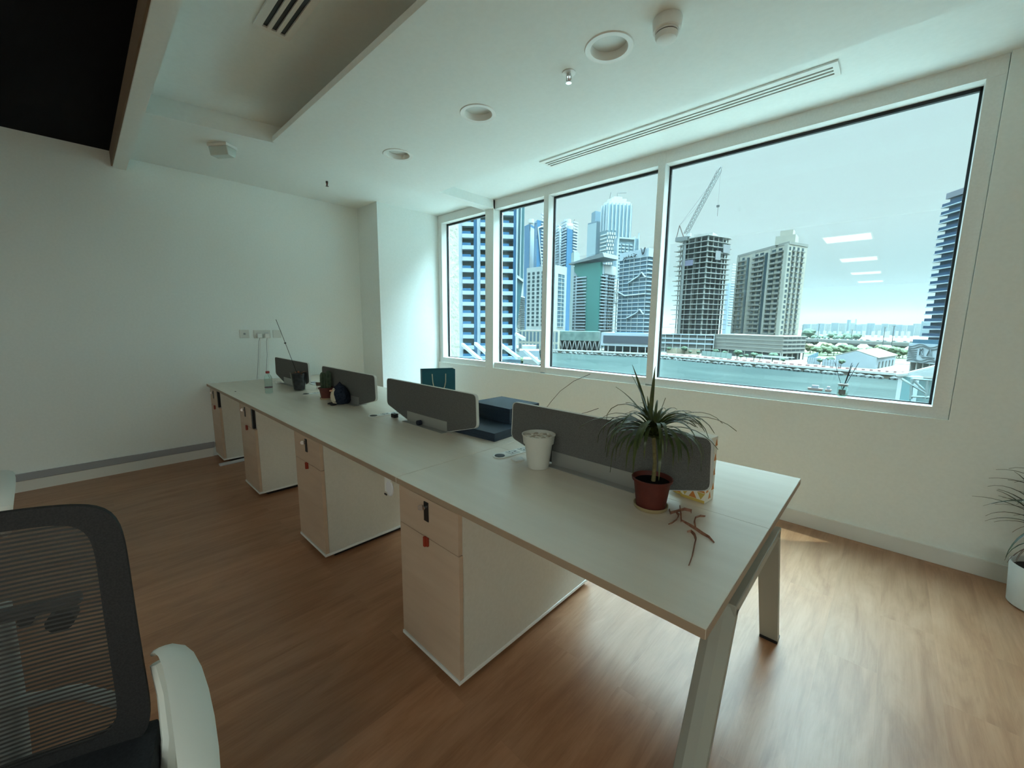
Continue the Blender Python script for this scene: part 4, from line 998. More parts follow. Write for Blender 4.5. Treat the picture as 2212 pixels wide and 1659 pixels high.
for k in range(5): q = p+u*(4+k*6)-v*.1; s.prism([q+Vector((0, 0, z0+.2)), q+u*2.2+Vector((0, 0, z0+.2)), q+u*2.2+Vector((0, 0, z0+3)), q+Vector((0, 0, z0+3))], -v*.15)
s.build('door_row', conc_g, t)
for k, (p0, p1, d0, h_, lb) in enumerate((((1744, 786), (1772, 787), 0, 3.2, 'white fence panel run left of the sandy lot'), ((1776, 789), (1812, 793), 0, 3.2, 'white fence panel run in the middle of the sandy lot'), ((1744, 782), (1766, 771), 0, 3.0, 'blue hoarding fence behind the beige podium'), ((1440, 763), (1512, 766), 0, 3.4, 'beige hoarding fence under the unfinished tower'), ((1516, 768), (1580, 775), 0, 3.0, 'pale green hoarding fence before the beige podium'))):
    a = onz(*p0, G0); b = onz(*p1, G0); A_ = Vector((a.x, a.y, 0)); B_ = Vector((b.x, b.y, 0)); s = MB(); fbox(s, A_, B_, 0, 1, G0, G0+h_, -.1, .1)
    t = thing('hoarding_fence', lb, 'fence', (0, 0, 0)); s.build('fence_panel', [bluewhite, bluewhite, flat('blue_hoarding', (.12, .24, .30)), flat('tan_hoarding', (.46, .38, .27)), flat('mint_hoarding', (.36, .46, .42))][k], t)
    for j in range(7):
        s = MB(); fbox(s, A_, B_, j/6-.002, j/6+.002, G0, G0+h_+.2, .1, .25); s.build('post', conc_g, t)
# open white pavilion frame by the beige podium
t = thing('steel_pavilion', 'open white steel frame pavilion at the foot of the beige podium', 'pavilion', (0, 0, 0))
P0 = xy(1633, 776, 232); P1 = xy(1702, 782, 226); h0 = zz(1633, 768, 232); fr_ = mat('white_frame', (.75, .74, .7), .5)
s = MB(); fbox(s, P0, P1, 0, 1, h0-.4, h0, 0, .4); fbox(s, P0, P1, 0, 1, h0-.4, h0, -6, -5.6); s.build('roof_beam', fr_, t)
for j in range(5): s = MB(); fbox(s, P0, P1, j/4-.003, j/4+.003, G0, h0, 0, .35); s.build('post', fr_, t)

# BEIGE TOWER -----------------------------------------------------------
t = thing('apartment_tower', 'beige apartment tower with balcony columns beside the unfinished one', 'building', (0, 0, 0))
C0 = xy(1695, 620, 290); L0 = xy(1588, 620, 330); R0 = xy(1735, 620, 307); z0 = G0; zb = zz(1682, 727, 290); z1 = zz(1707, 527, 290)
zb = zz(1690, 727.5, 268)+.35
s = MB(); body(s, C0, L0, R0, zb, z1); s.build('walls', beigec, t)
s = MB(); fbox(s, C0, L0, 0, .06, zb, z1+.6, 0, .7); fbox(s, C0, L0, .955, 1, zb, z1, 0, .5); fbox(s, C0, L0, .30, .345, zb, z1, 0, .4); fbox(s, C0, L0, .60, .66, zb, z1, 0, .4); s.build('pilaster', flat('tower_pilaster', (.45, .42, .35)), t)
s = MB(); body(s, C0, L0, R0, z1, z1+1.6, 1.01); s.build('parapet', beige_d, t)
c = C0.lerp(L0, .18)*.6+R0*.4; s = MB(); s.box(-5, 5, -5, 5, 0, 5.0); s.box(-3.2, 3.2, -3.2, 3.2, 5, 8.2); s.build('roof_room', beigec, t, loc=(c.x-2, c.y, z1+1.2))
nf = 17; fh = (z1-zb-1.0)/nf
for a, b in ((.345, .395), (.725, .765)):
    s = MB(); fbox(s, C0, L0, a, b, zb+.5, z1-2, 0, .55)
    for k in range(nf*2): fbox(s, C0, L0, a, b, zb+.5+k*fh/2, zb+.62+k*fh/2, .55, .62)
    s.build('glass_strip', tinted, t)
wn_ = Wins(t, tinted); bal = Wins(t, beige_d, 'balcony')
for k in range(nf):
    zf = zb+.6+k*fh
    for a, b in ((.105, .165), (.215, .285), (.435, .51), (.545, .62), (.835, .885)): wn_.add(C0, L0, a, b, zf+.25, zf+2.3, .15)
    for a, b in ((.08, .185), (.195, .30), (.415, .525), (.53, .645)): bal.add(C0, L0, a, b, zf-.25, zf+.75, 1.1)
    bal.add(C0, L0, .79, .97, zf-.2, zf+.35, 1.0)
    for a in (.22, .46, .70): wn_.add(C0, R0, a, a+.10, zf+.3, zf+2.3, .15); bal.add(C0, R0, a-.03, a+.13, zf-.2, zf+.5, .9)
    wn_.add(C0, R0, .03, .12, zf+.3, zf+2.0, .12)
wn_.done(); bal.done()
# its podium
t = thing('podium_block', 'five-storey taupe louvred podium under the beige tower', 'building', (0, 0, 0))
C1 = xy(1690, 750, 268); L1 = xy(1541, 745, 300); R1 = xy(1739, 750, 284); zp = zz(1690, 727.5, 268)
s = MB(); body(s, C1, L1, R1, G0+4.2, zp); s.build('walls', flat('louvre_wall', (.27, .25, .22), (.32, .30, .265), (2.5, 2.5, .05)), t)
s = MB(); body(s, C1, L1, R1, G0, G0+4.2, .93); s.build('ground_floor', conc_d, t)
for k in range(5):
    s = MB(); zf = G0+4.1+k*(zp-G0-4.1)/4; body(s, C1, L1, R1, zf-.28, zf+.28, 1.012); s.build('floor_band', flat('tan_band', (.42, .38, .32)), t)
for k in range(9):
    s = MB(); fbox(s, C1, L1, k/8-.004, k/8+.004, G0, G0+4.2, -.8, -.2); s.build('column', conc, t)
    if k < 5: s = MB(); fbox(s, C1, R1, k/4-.01, k/4+.01, G0, G0+4.2, -.8, -.2); s.build('column', conc, t)
wn_ = Wins(t, conc_d, 'opening')
for r_ in range(4):
    for c_ in range(5): zf = G0+4.5+r_*(zp-G0-4.1)/4; wn_.add(C1, R1, .05+c_*.19, .19+c_*.19, zf+.5, zf+1.9, .05)
wn_.done()
# UNFINISHED TOWER ----------------------------------------------------------
t = thing('unfinished_tower', 'bare concrete tower under construction with open floors', 'building', (0, 0, 0))
C2 = xy(1523, 615, 300); L2 = xy(1463, 615, 311); R2 = xy(1571, 615, 318); zb = zz(1514, 722, 300); z1 = zz(1532, 507, 300)
nf = 19; fh = (z1-zb)/nf
s = MB(); body(s, C2, L2, R2, zb-1, z1-1, .80); s.build('core', conc_d, t)
for k in range(nf+1):
    s = MB(); z = zb+k*fh; body(s, C2, L2, R2, z-.30, z+.08, 1.03+.012*(k % 3))
    fbox(s, C2, L2, 1.0, 1.19+.05*((k*7) % 3), z-.35, z+.0, -8, -2.5)
    u, n_, L_ = face_frame(C2, R2); fbox(s, C2, R2, .98, 1.10+.03*(k % 2), z-.32, z+.02, -6, -1)
    s.build('floor_slab', conc, t)
for a, f_ in ((C2, L2), (C2, R2)):
    for k in range(5): s = MB(); fbox(s, a, f_, k/4.6+.03, k/4.6+.055, zb-1, z1, -1.2, -.5); s.build('column', conc, t)
s = MB(); fbox(s, C2, L2, .42, .52, zb, z1, -2.5, -1.2); fbox(s, C2, L2, .84, .90, zb, z1, -2.5, -1.0); s.build('shear_wall', conc_g, t)
s = MB(); fbox(s, C2, L2, 1.10, 1.115, zb, z1-3, -5, -4.4); s.build('column', conc_g, t)
s = MB(); fbox(s, C2, R2, 1.06, 1.075, zb, z1-3, -4, -3.4); s.build('column', conc_g, t)
s = MB(); c = (L2+R2)/2; s.box(-6, 6, -5, 5, 0, 2.6); s.build('roof_formwork', conc, t, loc=(c.x, c.y, z1+.2))
net = flat('net_and_reflection', (.33, .31, .30)); 
for a, b, k0, k1 in ((.62, .92, 16, 17.6), (.30, .52, 14.5, 16.2)): s = MB(); fbox(s, C2, R2, a, b, zb+k0*fh, zb+k1*fh, .9, 1.1); s.build('net_and_reflection', net, t)
s = MB(); fbox(s, C2, L2, .45, .85, zb+13.6*fh, zb+14.7*fh, .9, 1.1); s.build('net_and_reflection', flat('lilac_reflection', (.30, .27, .36)), t)  # lilac panel paints a window-pane reflection onto the tower
t = thing('parking_podium', 'open concrete parking podium below the unfinished tower', 'building', (0, 0, 0))
C3 = xy(1541, 745, 297); L3 = xy(1405, 738, 308); zp = zz(1500, 724, 300); u, n_, L_ = face_frame(C3, L3); R3 = C3-n_*30
s = MB(); body(s, C3, L3, R3, G0, zp-.5, .93); s.build('back_wall', conc_g, t)
for k in range(5): s = MB(); z = G0+k*(zp-G0)/4; body(s, C3, L3, R3, z, z+.9 if k in (2, 3) else z+.4, 1.0); s.build('floor_slab', bluewhite if k > 1 else conc, t)
for k in range(9): s = MB(); fbox(s, C3, L3, k/8-.004, k/8+.004, G0, zp, -.6, .1); s.build('column', whitec, t)
# crane
t = thing('tower_crane', 'luffing tower crane with raised lattice jib on the unfinished tower', 'crane', (0, 0, 0))
RC = 302; base = at(1481, 506, RC); tip = at(1559, 359, RC); mast = at(1468, 487, RC); cm = mat('crane_grey', (.22, .22, .20), .6)
s = MB(); dv = (tip-base); nseg = 18; sd = dv.cross(Vector((0, 1, 0))).normalized()*1.0; up_ = Vector((0, 1.0, 0))
cs = [sd+up_, sd-up_, -sd-up_, -sd+up_]
for c in cs: s.tube([base+c, base+dv*.93+c, tip], .20, 5)
for k in range(nseg):
    for j in range(4): s.tube([base+dv*(k/nseg*.93)+cs[j], base+dv*((k+1)/nseg*.93)+cs[(j+1) % 4]], .11, 4)
s.build('lattice_jib', cm, t)
s = MB(); mb_ = Vector((base.x-1, base.y, base.z-2)); s.tube([mb_, mast], .35, 6); s.tube([mb_+Vector((-5, 0, 0)), mast], .25, 6); s.build('a_frame', mat('crane_brown', (.20, .13, .10), .6), t)
s = MB(); s.tube([mast, base+dv*.86], .10, 4); s.tube([mast, base+dv*.55], .07, 4); s.build('stay_cable', cm, t)
s = MB(); q = at(1551, 444, RC); s.tube([tip+Vector((-.4, 0, 0)), Vector((q.x, q.y, at(1551, 446, RC).z))], .06, 4); s.build('hoist_cable', cm, t)
MB().box(-.8, .8, -.5, .5, -.4, .8).build('hook_block', conc_d, t, loc=at(1551, 446, RC)); 
s = MB(); s.tube([at(1551, 448, RC), at(1549.5, 467, RC)], .16, 5); s.build('hanging_load', cm, t)
s = MB(); s.box(-6, 2, -1.6, 1.6, -2.4, .2); s.build('counter_platform', cm, t, loc=base+Vector((0, 0, -1.8))); MB().box(1.4, 3.4, -1, 1, -.5, 1.8).build('cab', whitec, t, loc=base+Vector((0, 0, -1.5)))
s = MB(); s.tube([(base.x, base.y, zb), (base.x, base.y, base.z-2)], .9, 6); s.build('tower_mast', cm, t)

def simple_tower(name, label, c0, l0, r0, ztop, m, kfac=1.0, zbot=G0):
    t_ = thing(name, label, 'building', (0, 0, 0)); s_ = MB(); body(s_, c0, l0, r0, zbot, ztop); s_.build('walls', m, t_); return t_
# BANDED HOTEL with sign ------------------------------------------------------
D_ = 322; C4 = xy(1396, 630, D_-6); L4 = xy(1336, 630, D_+12); R4 = xy(1425, 640, D_+6); zb = G0; z1 = zz(1398, 553, D_-6); zt_ = zz(1398, 536, D_-6)
t = simple_tower('hotel_block', 'white banded hotel block with dark Arabic sign at its top', C4, L4, R4, z1, greygl)
s = MB(); body(s, C4, L4, R4, z1, zt_, 1.02); s.build('sign_parapet', bluewhite, t)
nf = 19; fh = (z1-zz(1370, 722, D_))/nf; zq = zz(1370, 722, D_)
for k in range(nf+1): s = MB(); body(s, C4, L4, R4, zq+k*fh-.45, zq+k*fh+.35, 1.045); s.build('balcony_band', bluewhite, t)
wn_ = Wins(t, whitec, 'fin')
for k in range(nf):
    for j in range(5): wn_.add(C4, L4, (j+.1+.3*((k*3+j) % 3)/3)/5, (j+.14+.3*((k*3+j) % 3)/3)/5, zq+k*fh+.3, zq+(k+1)*fh-.4, .5)
wn_.done()
def on_face(P0, P1, a, z, d): u, n_, L_ = face_frame(P0, P1); q = P0+u*(a*L_)+n_*d; return Vector((q.x, q.y, z))
def fstroke(s, P0, P1, pts, z0, sx, sz, r, a0, d=1.2):
    L_ = (P1-P0).length
    s.tube([on_face(P0, P1, a0+x*sx/L_, z0+y*sz, d) for x, y in pts], r, 5)
s = MB(); sgnm = mat('sign_black', (.02, .022, .024), .6)
zs = z1+.6; W_ = (L4-C4).length; xs = W_/10
# read from the right end of the face (towards C4) to the left; a=0 is the corner
for pts in ([(0, 1.2), (.5, 1.1), (.6, .3), (1.0, .2), (1.1, .9)], [(.8, 1.5), (1.4, 1.9)], [(1.5, .2), (2.0, .2), (2.0, .8), (2.3, .9), (2.4, .3), (3.0, .25)], [(2.1, 1.5), (2.2, 1.5)], [(3.0, .25), (3.1, .8), (3.5, .8), (3.5, .25), (4.2, .25)], [(3.3, 1.4), (3.4, 1.4)], [(4.2, .25), (4.3, .9)], [(4.5, .25), (4.6, .7)], [(4.2, .25), (5.0, .25), (5.1, .7), (5.3, -.2), (5.7, -.6)], [(4.6, -.6), (4.7, -.6)]):
    fstroke(s, C4, L4, pts, zs, xs*.85, 1.45, .38, .36)
s.build('arabic_sign', sgnm, t)
s = MB()
for pts in ([(0, 2.6), (.35, 1.9), (.55, .7), (.9, .2)], [(1.0, .2), (1.3, .7), (1.5, 1.9), (1.9, 2.6)], [(.95, .2), (.95, .9)]): fstroke(s, C4, L4, pts, zs+.6, xs*.75, 1.9, .45, .08)
s.build('bird_logo', sgnm, t)
s = MB()
for kk, hh in ((5, 2), (14, 2)):
    z = zq+kk*fh
    s.tube([on_face(C4, L4, .62, z-fh, .9), on_face(C4, L4, .28, z+fh*.3, .9), on_face(C4, L4, .16, z+fh*1.2, .9), on_face(C4, L4, 0.02, z-.2, .9)], .6, 5)
s.tube([on_face(C4, L4, 1.0, zq+11*fh, .9), on_face(C4, L4, .72, zq+9.8*fh, .9), on_face(C4, L4, .0, zq+10*fh, .9)], .6, 5)
s.build('diagonal_band', bluewhite, t)
# LED billboard building
t = thing('billboard_building', 'low white building on columns with a big dark screen on the quay', 'building', (0, 0, 0))
P0 = xy(1298.5, 735, 292); P1 = xy(1412, 738, 283); za = zz(1297, 718, 292); zb_ = zz(1297, 746, 292)
s = MB(); fbox(s, P0, P1, 0, 1, zb_, za, -14, 0); s.build('walls', bluewhite, t)
s = MB(); fbox(s, P0, P1, .045, .92, zb_+1.9, za-2.0, 0, .4); s.build('led_screen', flat('unlit_screen', (.10, .10, .12)), t)
s = MB(); fbox(s, P0, P1, .24, .78, za, za+.5, -6, -4); s.build('blue_strip', mat('blue_strip', (.03, .14, .26), .5), t)
s = MB(); fbox(s, P0, P1, 0, 1, G0, zb_, -12, -8); s.build('shop_front', conc_d, t)
for k in range(8): s = MB(); fbox(s, P0, P1, k/7.0-.006 if k else 0, k/7.0+.006, G0, zb_, -1.5, -.2); s.build('column', whitec, t)
# GREEN WEDGE TOWER ------------------------------------------------------------
D_ = 335; C5 = xy(1296, 640, D_-8); L5 = xy(1236, 640, D_+8); R5 = xy(1328, 640, D_+12); z1 = zz(1296, 566, D_-8); zl = zz(1240, 566, D_+8)
t = thing('green_glass_tower', 'green glass tower under a slanted grey roof blade', 'building', (0, 0, 0))
s = MB(); body(s, C5, L5, R5, G0, z1-1, .97); s.build('walls', bluewhite, t)
s = MB(); fbox(s, C5, L5, .0, .44, zz(1296, 718, D_), z1, -2, .9); s.build('curtain_wall', tealgl, t)
s = MB(); u, n_, L_ = face_frame(C5, L5)
a = on_face(C5, L5, .44, zz(1270, 720, D_), .9); 
s.prism([on_face(C5, L5, .42, z1, .85), on_face(C5, L5, .92, zl-1, .85), on_face(C5, L5, .92, zl-8, .85), on_face(C5, L5, .62, zl-16, .85), on_face(C5, L5, .42, G0+18, .85)], -n_*2); s.build('curtain_wall', tealgl, t)
s = MB(); s.prism([on_face(C5, L5, -.16, z1+3.0, 3), on_face(C5, L5, 1.08, zl-2.2, 3), on_face(C5, L5, 1.08, zl-1.3, 3), on_face(C5, L5, -.10, z1+6.5, 3)], -n_*20); s.build('roof_blade', flat('roof_grey', (.22, .24, .24)), t)
nf = 18; zq = zz(1280, 712, D_); fh = (zz(1300, 592, D_)-zq)/nf
bal = Wins(t, bluewhite, 'balcony'); wn_ = Wins(t, tinted)
for k in range(nf):
    z = zq+k*fh
    bal.add(C5, L5, .46+.012*0, .84-.0*k if k > 3 else .84, z-.3, z+.5, 1.8)
    wn_.add(C5, L5, .48, .83, z+.5, z+fh-.4, .3); wn_.add(C5, L5, .90, .96, z+.7, z+fh-.7, .2)
    bal.add(C5, R5, .0, .38, z-.3, z+.45, 1.5); bal.add(C5, R5, .46, .98, z-.3, z+.45, 1.5)
    for a in (.08, .22, .52, .66, .82): wn_.add(C5, R5, a, a+.08, z+.5, z+fh-.6, .2)
wn_.done(); bal.done()
s = MB(); body(s, C5+(R5-C5)*.25, C5+(R5-C5)*.25+(L5-C5)*.25, R5, z1-8, z1-1.5, 1.0); s.build('roof_room', whitec, t)
# BEIGE GRID OFFICE left ---------------------------------------------------------
D_ = 315; C6 = xy(1198, 640, D_-8); L6 = xy(1137, 640, D_+10); R6 = xy(1223, 640, D_+6); z1 = zz(1198, 572, D_-8)
t = simple_tower('grid_office', 'beige and white office block with a grid of dark square windows', C6, L6, R6, z1, flat('pale_office', (.52, .53, .50)))
wn_ = Wins(t, tinted); zq = zz(1170, 706, D_); nf = 14; fh = (z1-3-zq)/nf
for k in range(nf):
    for j in range(6): wn_.add(C6, L6, (j+.22)/6, (j+.74)/6, zq+k*fh+.5, zq+(k+1)*fh-.6, .12)
s_ = MB()
for a, b in ((.28, .52), (.62, .78)): fbox(s_, C6, R6, a, b, zq, z1-6, 0, .3)
s_.build('window_strip', greygl, t); wn_.done()
for k in range(14): s = MB(); fbox(s, C6, R6, .24, .80, zq+k*fh*1.0, zq+k*fh+.35, .3, .5); s.build('spandrel', whitec, t)
t = thing('office_podium', 'low beige podium with tall windows below the grid office', 'building', (0, 0, 0))
C7 = xy(1206, 735, 290); L7 = xy(1120, 735, 300); u, n_, L_ = face_frame(C7, L7); s = MB(); z1 = zz(1180, 714, 293); fbox(s, C7, L7, 0.02, 1.0, G0, z1, -9, 0); s.build('walls', beigec, t)
wn_ = Wins(t, greygl)
for j in range(11): wn_.add(C7, L7, (j+.2)/11, (j+.75)/11, z1-8, z1-1, .1); wn_.add(C7, L7, (j+.2)/11, (j+.75)/11, z1-13, z1-9.6, .1)
wn_.done()
# GREEN PODIUM with V columns ------------------------------------------------------
t = thing('green_podium', 'long green-screened podium standing on white V-shaped struts', 'building', (0, 0, 0))
P0 = xy(1207, 735, 296); P1 = xy(1294, 735, 293); za = zz(1250, 716, 294); zm = zz(1250, 736, 294)
s = MB(); fbox(s, P0, P1, 0, 1, zm, za, -18, 0); s.build('screen_wall', noisy('green_screen', (.10, .17, .14), (.22, .30, .26), (.35, .35, .35), .8), t)
s = MB(); fbox(s, P0, P1, 0, 1, G0, zm, -14, -8); s.build('recessed_wall', conc_d, t)
for k in range(8):
    a0 = .03+k*.125; s = MB(); s.tube([on_face(P0, P1, a0, zm, -.5), on_face(P0, P1, a0+.055, G0, -.5), on_face(P0, P1, a0+.11, zm, -.5)], .32, 5); s.build('v_strut', whitec, t)
# BLUE TOWERS and the tall complex ----------------------------------------------------
def banded(label, px0, pxc, px1, ptop, d, m, band, nf, pbot=700, name='high_rise', bandk=1.03, gap=None, top=None):
    c0 = xy(pxc, 620, d-6); l0 = xy(px0, 620, d+6); r0 = xy(px1, 620, d+8); z1 = zz(pxc, ptop, d)
    t_ = simple_tower(name, label, c0, l0, r0, z1, m); zq_ = G0+10; fh_ = (z1-zq_)/nf
    if band:
        wn__ = Wins(t_, band, 'floor_band', 100)
        for k in range(nf): wn__.add(c0, l0, 0, 1, zq_+k*fh_, zq_+k*fh_+fh_*.38, .7); wn__.add(c0, r0, 0, 1, zq_+k*fh_, zq_+k*fh_+fh_*.38, .7)
        wn__.done()
    return t_, c0, l0, r0, z1
t, c0, l0, r0, z1 = banded('slim blue glass tower left of the lattice-faced one', 1131, 1142, 1152, 486, 460, bluegl, None, 30)
s = MB(); fbox(s, c0, r0, .05, 1, G0, z1-3, 0, .8); s.build('white_side', bluewhite, t); s = MB(); s.tube([(c0.x+2, c0.y, z1), (c0.x+2, c0.y, z1+4)], 3, 16); s.build('crown_drum', whitec, t)
t, c0, l0, r0, z1 = banded('blue tower with white diagonal lattice beside the first mullion', 1152, 1158, 1184, 478, 440, bluegl, None, 34)
bal = Wins(t, bluewhite, 'balcony_band')
for k in range(38): bal.add(c0, r0, .30, 1, G0+12+k*3.2, G0+13.3+k*3.2, .9)
bal.done(); s = MB(); s.tube([on_face(c0, r0, .02, z1-8, 1), on_face(c0, r0, .55, G0+60, 1)], .7, 5); s.tube([on_face(c0, r0, .02, z1-8, 1), on_face(c0, r0, .9, z1-1, 1)], .7, 5); s.build('diagonal_brace', whitec, t)
for lab, a, b, c, tp_, d in (('blue tower with rounded crown and white balcony stacks', 1210, 1222, 1243, 496, 450), ('blue-white tower sliver just right of the second mullion', 1196, 1206, 1213, 500, 470)):
    t, c0, l0, r0, z1 = banded(lab, a, b, c, tp_, d, bluewhite if 'sliver' in lab else bluegl, None, 36)
    bal = Wins(t, bluewhite, 'balcony_band'); cc = (l0+r0)/2
    for k in range(40): bal.add(c0, l0, .1, 1, G0+12+k*2.9, G0+13.2+k*2.9, 1.2); bal.add(c0, r0, .55, 1, G0+12+k*2.9, G0+13.2+k*2.9, 1.2)
    bal.done()
    rr_ = (r0-l0).length/2.4
    s = MB(); s.lathe([(rr_, 0), (rr_, 4), (rr_*.93, 6.5), (rr_*.9, 6.5), (rr_*.95, 0)], (cc.x, cc.y, z1), 24); s.build('crown_ring', whitec, t)
    if 'rounded' in lab: s = MB(); s.tube([(cc.x-3, cc.y, z1), (cc.x-3, cc.y, z1+12)], 4, 12); s.build('crown_drum', whitec, t); s = MB(); s.tube([(cc.x+3, cc.y, z1+4), (cc.x+6, cc.y, z1+11)], .4, 5); s.build('antenna', conc_g, t)
# tall complex
t, c0, l0, r0, z1 = banded('tall flat-sided grey-blue slab left of the ribbed skyscraper', 1265, 1284, 1300, 480, 610, greygl, None, 40)
s = MB(); fbox(s, c0, l0, .02, .98, G0, z1-2, 0, .8); s.build('pale_side', flat('blue_grey_panel', (.34, .42, .45)), t)
t, c0, l0, r0, z1 = banded('dark-topped tower peeking behind the ribbed skyscraper', 1272, 1280, 1300, 458, 640, flat('slate_panel', (.16, .24, .30)), None, 30)
t, c0, l0, r0, z1 = banded('tallest skyscraper with white ribs and a stepped white crown', 1292, 1306, 1357, 444, 600, flat('sky_panel', (.24, .36, .42)), None, 44)
rib = Wins(t, bluewhite, 'rib'); 
for j in range(7): rib.add(c0, r0, j/6.6, j/6.6+.045, z1-78 if j > 2 else z1-34, z1+2, 1.6)
for j in range(3): rib.add(c0, l0, j/2.5, j/2.5+.12, z1-34, z1+1, 1.6)
rib.done(); bal = Wins(t, whitec, 'balcony')
for k in range(26):
    z = z1-40-k*5.0
    for j in range(4): bal.add(c0, r0, (j+.5*(k % 2))*.095, (j+.5*(k % 2))*.095+.055, z, z+3.4, 1.4)
    bal.add(c0, l0, 0, .9, z, z+1.5, 1.2)
    if k % 2: bal.add(c0, r0, .5, .98, z, z+1.1, 1.0)
bal.done()
s = MB(); cc = (l0+r0)/2
for k, (kk, h0_, h1_) in enumerate(((.86, 0, 5), (.62, 5, 9), (.34, 9, 12))): body(s, cc+(c0-cc)*kk, cc+(l0-cc)*kk, cc+(r0-cc)*kk, z1+h0_, z1+h1_)
s.build('crown', whitec, t); s = MB(); s.tube([(cc.x-12, cc.y, z1+10), (cc.x-10, cc.y, z1+20)], .5, 5); s.tube([(cc.x, cc.y, z1+12), (cc.x, cc.y, z1+17), (cc.x+14, cc.y, z1+15)], .5, 5); s.build('roof_crane', conc_g, t)
t, c0, l0, r0, z1 = banded('blue-grey residential slab between skyscraper and hotel', 1322, 1328, 1374, 515, 480, flat('steel_blue_panel', (.24, .34, .39)), None, 26)
bal = Wins(t, bluewhite, 'balcony')
for k in range(25):
    for j in range(4): bal.add(c0, r0, .05+j*.18, .17+j*.18, z1-8-k*3.4, z1-6.8-k*3.4, 1.1)
bal.done(); s = MB(); fbox(s, c0, r0, .0, .06, G0, z1, 0, 2); fbox(s, c0, r0, .76, .79, G0, z1+2, 0, 2); fbox(s, c0, r0, .97, 1.0, G0, z1+6, 0, 2); fbox(s, c0, r0, 0, .78, z1-1.5, z1, 0, 2); s.build('white_frame', bluewhite, t)
t, c0, l0, r0, z1 = banded('plain white slab with a grey square emblem left of the hotel', 1321, 1325, 1342, 604, 372, whitec, None, 20)
s = MB(); fbox(s, c0, r0, .05, .85, z1-12, z1-10.5, 0, .6); fbox(s, c0, r0, .05, .85, z1-20, z1-18.5, 0, .6); fbox(s, c0, r0, .05, .2, z1-20, z1-10.5, 0, .6); fbox(s, c0, r0, .7, .85, z1-20, z1-10.5, 0, .6); fbox(s, c0, r0, .42, .50, G0, z1, 0, .5); s.build('emblem_frame', conc_g, t)
t, c0, l0, r0, z1 = banded('pale stepped blocks behind the green wedge tower', 1232, 1238, 1250, 545, 400, flat('pale_green_grey', (.36, .42, .40)), None, 20)
t, c0, l0, r0, z1 = banded('faint light blue blocks between the two big right-hand towers', 1568, 1576, 1596, 612, 620, flat('pale_blue_panel', (.42, .52, .60)), None, 24)
bal = Wins(t, whitec, 'floor_band')
for k in range(24): bal.add(c0, r0, .1, 1, G0+20+k*3.4, G0+21+k*3.4, .6)
bal.done()
t, c0, l0, r0, z1 = banded('cluster of low pale blocks right of the curtain-glass tower', 1118, 1126, 1134, 640, 360, whitec, tinted, 18)

# NEAR LEFT TOWER with balconies ------------------------------------------------------
D_ = 130; A_ = xy(984, 620, D_); B_ = xy(1108, 620, D_); Wf = (B_-A_).length
t = thing('balcony_tower', 'big blue-glass tower with white balcony bands seen through left windows', 'building', (0, 0, 0))
zlo, zhi = zz(1040, 776, D_), 47.0; u, n_, L_ = face_frame(A_, B_)
s = MB(); fbox(s, A_, B_, -.25, 1, G0, zhi, -20, 0); s.build('walls', flat('blue_grey_core', (.10, .17, .25)), t)
def fr(px): return (xy(px, 620, D_)-A_).dot(u)/L_
for a, b, m_ in ((984, 991, tealgl), (1024, 1031, bluegl), (1107, 1113, bluegl), (1060, 1064, bluegl)): s = MB(); fbox(s, A_, B_, fr(a), fr(b), G0+4, zhi, 0, 1.6); s.build('glass_strip', m_, t)
for a, b in ((991.5, 1000), (1031, 1038), (1064, 1070), (1113, 1116)): s = MB(); fbox(s, A_, B_, fr(a), fr(b), G0+6, zhi, 0, 2.0); s.build('pilaster', bluewhite, t)
bal = Wins(t, bluewhite, 'balcony_band', 100); wn_ = Wins(t, bluegl, 'balcony_glass', 60); dk = Wins(t, tinted, 'dark_opening', 60); fh = 3.35
k = 0; z = zlo
while z < zhi-2:
    for a, b in ((1000, 1024), (1038, 1060), (1070, 1107)):
        bal.add(A_, B_, fr(a), fr(b), z, z+1.15, 2.6); dk.add(A_, B_, fr(a)+.01, fr(b)-.01, z+1.2, z+fh-.1, .3)
        wn_.add(A_, B_, fr(a), fr(a+(b-a)*.75), z+1.15, z+1.95, 2.3)
    z += fh; k += 1
bal.done(); wn_.done(); dk.done()
# faceted glass prow on its right side
s = MB(); P = lambda px, py, d=D_: at(px, py, d)
z620 = lambda py: zz(1118, py, D_)
pr = [on_face(A_, B_, fr(1113), zhi, 1), on_face(A_, B_, fr(1131), zhi, 1), on_face(A_, B_, fr(1129), z620(607), 1), on_face(A_, B_, fr(1113), z620(742), 1)]
s.prism(pr, -n_*10); s.build('glass_prow', mat('prow_glass', (.10, .22, .24), .2, spec=.7), t)
s = MB(); s.prism([on_face(A_, B_, fr(1115), z620(594), 1.6), on_face(A_, B_, fr(1130), z620(606), 1.6), on_face(A_, B_, fr(1130), z620(611), 1.6), on_face(A_, B_, fr(1115), z620(600), 1.6)], -n_*3); s.build('prow_fold', whitec, t)
for a in (1117, 1124): s = MB(); s.tube([on_face(A_, B_, fr(a), zhi, 1.2), on_face(A_, B_, fr(a-2), z620(605), 1.2)], .22, 5); s.build('prow_mullion', bluewhite, t)
for k, (p0, p1) in enumerate((((999, 744), (1040, 780)), ((1027, 742), (1052, 764)), ((1081, 744), (1121, 774)), ((1115, 722), (1132, 732)), ((1133, 757), (1166, 785)))):
    s = MB(); a = at(*p0, 118); b = at(*p1, 104); s.tube([a, b], .55, 4); s.build('raking_beam', flat('beam_white', (.78, .76, .72)), t)  # raking beams in a plain warm white
s = MB(); fbox(s, xy(984, 780, 112), xy(1125, 780, 112), 0, 1, G0, zz(1050, 776, 112), -8, 0); s.build('podium_glass', greygl, t)
t = thing('low_pavilion', 'small low white building and trees right of the slanted beams', 'building', (0, 0, 0))
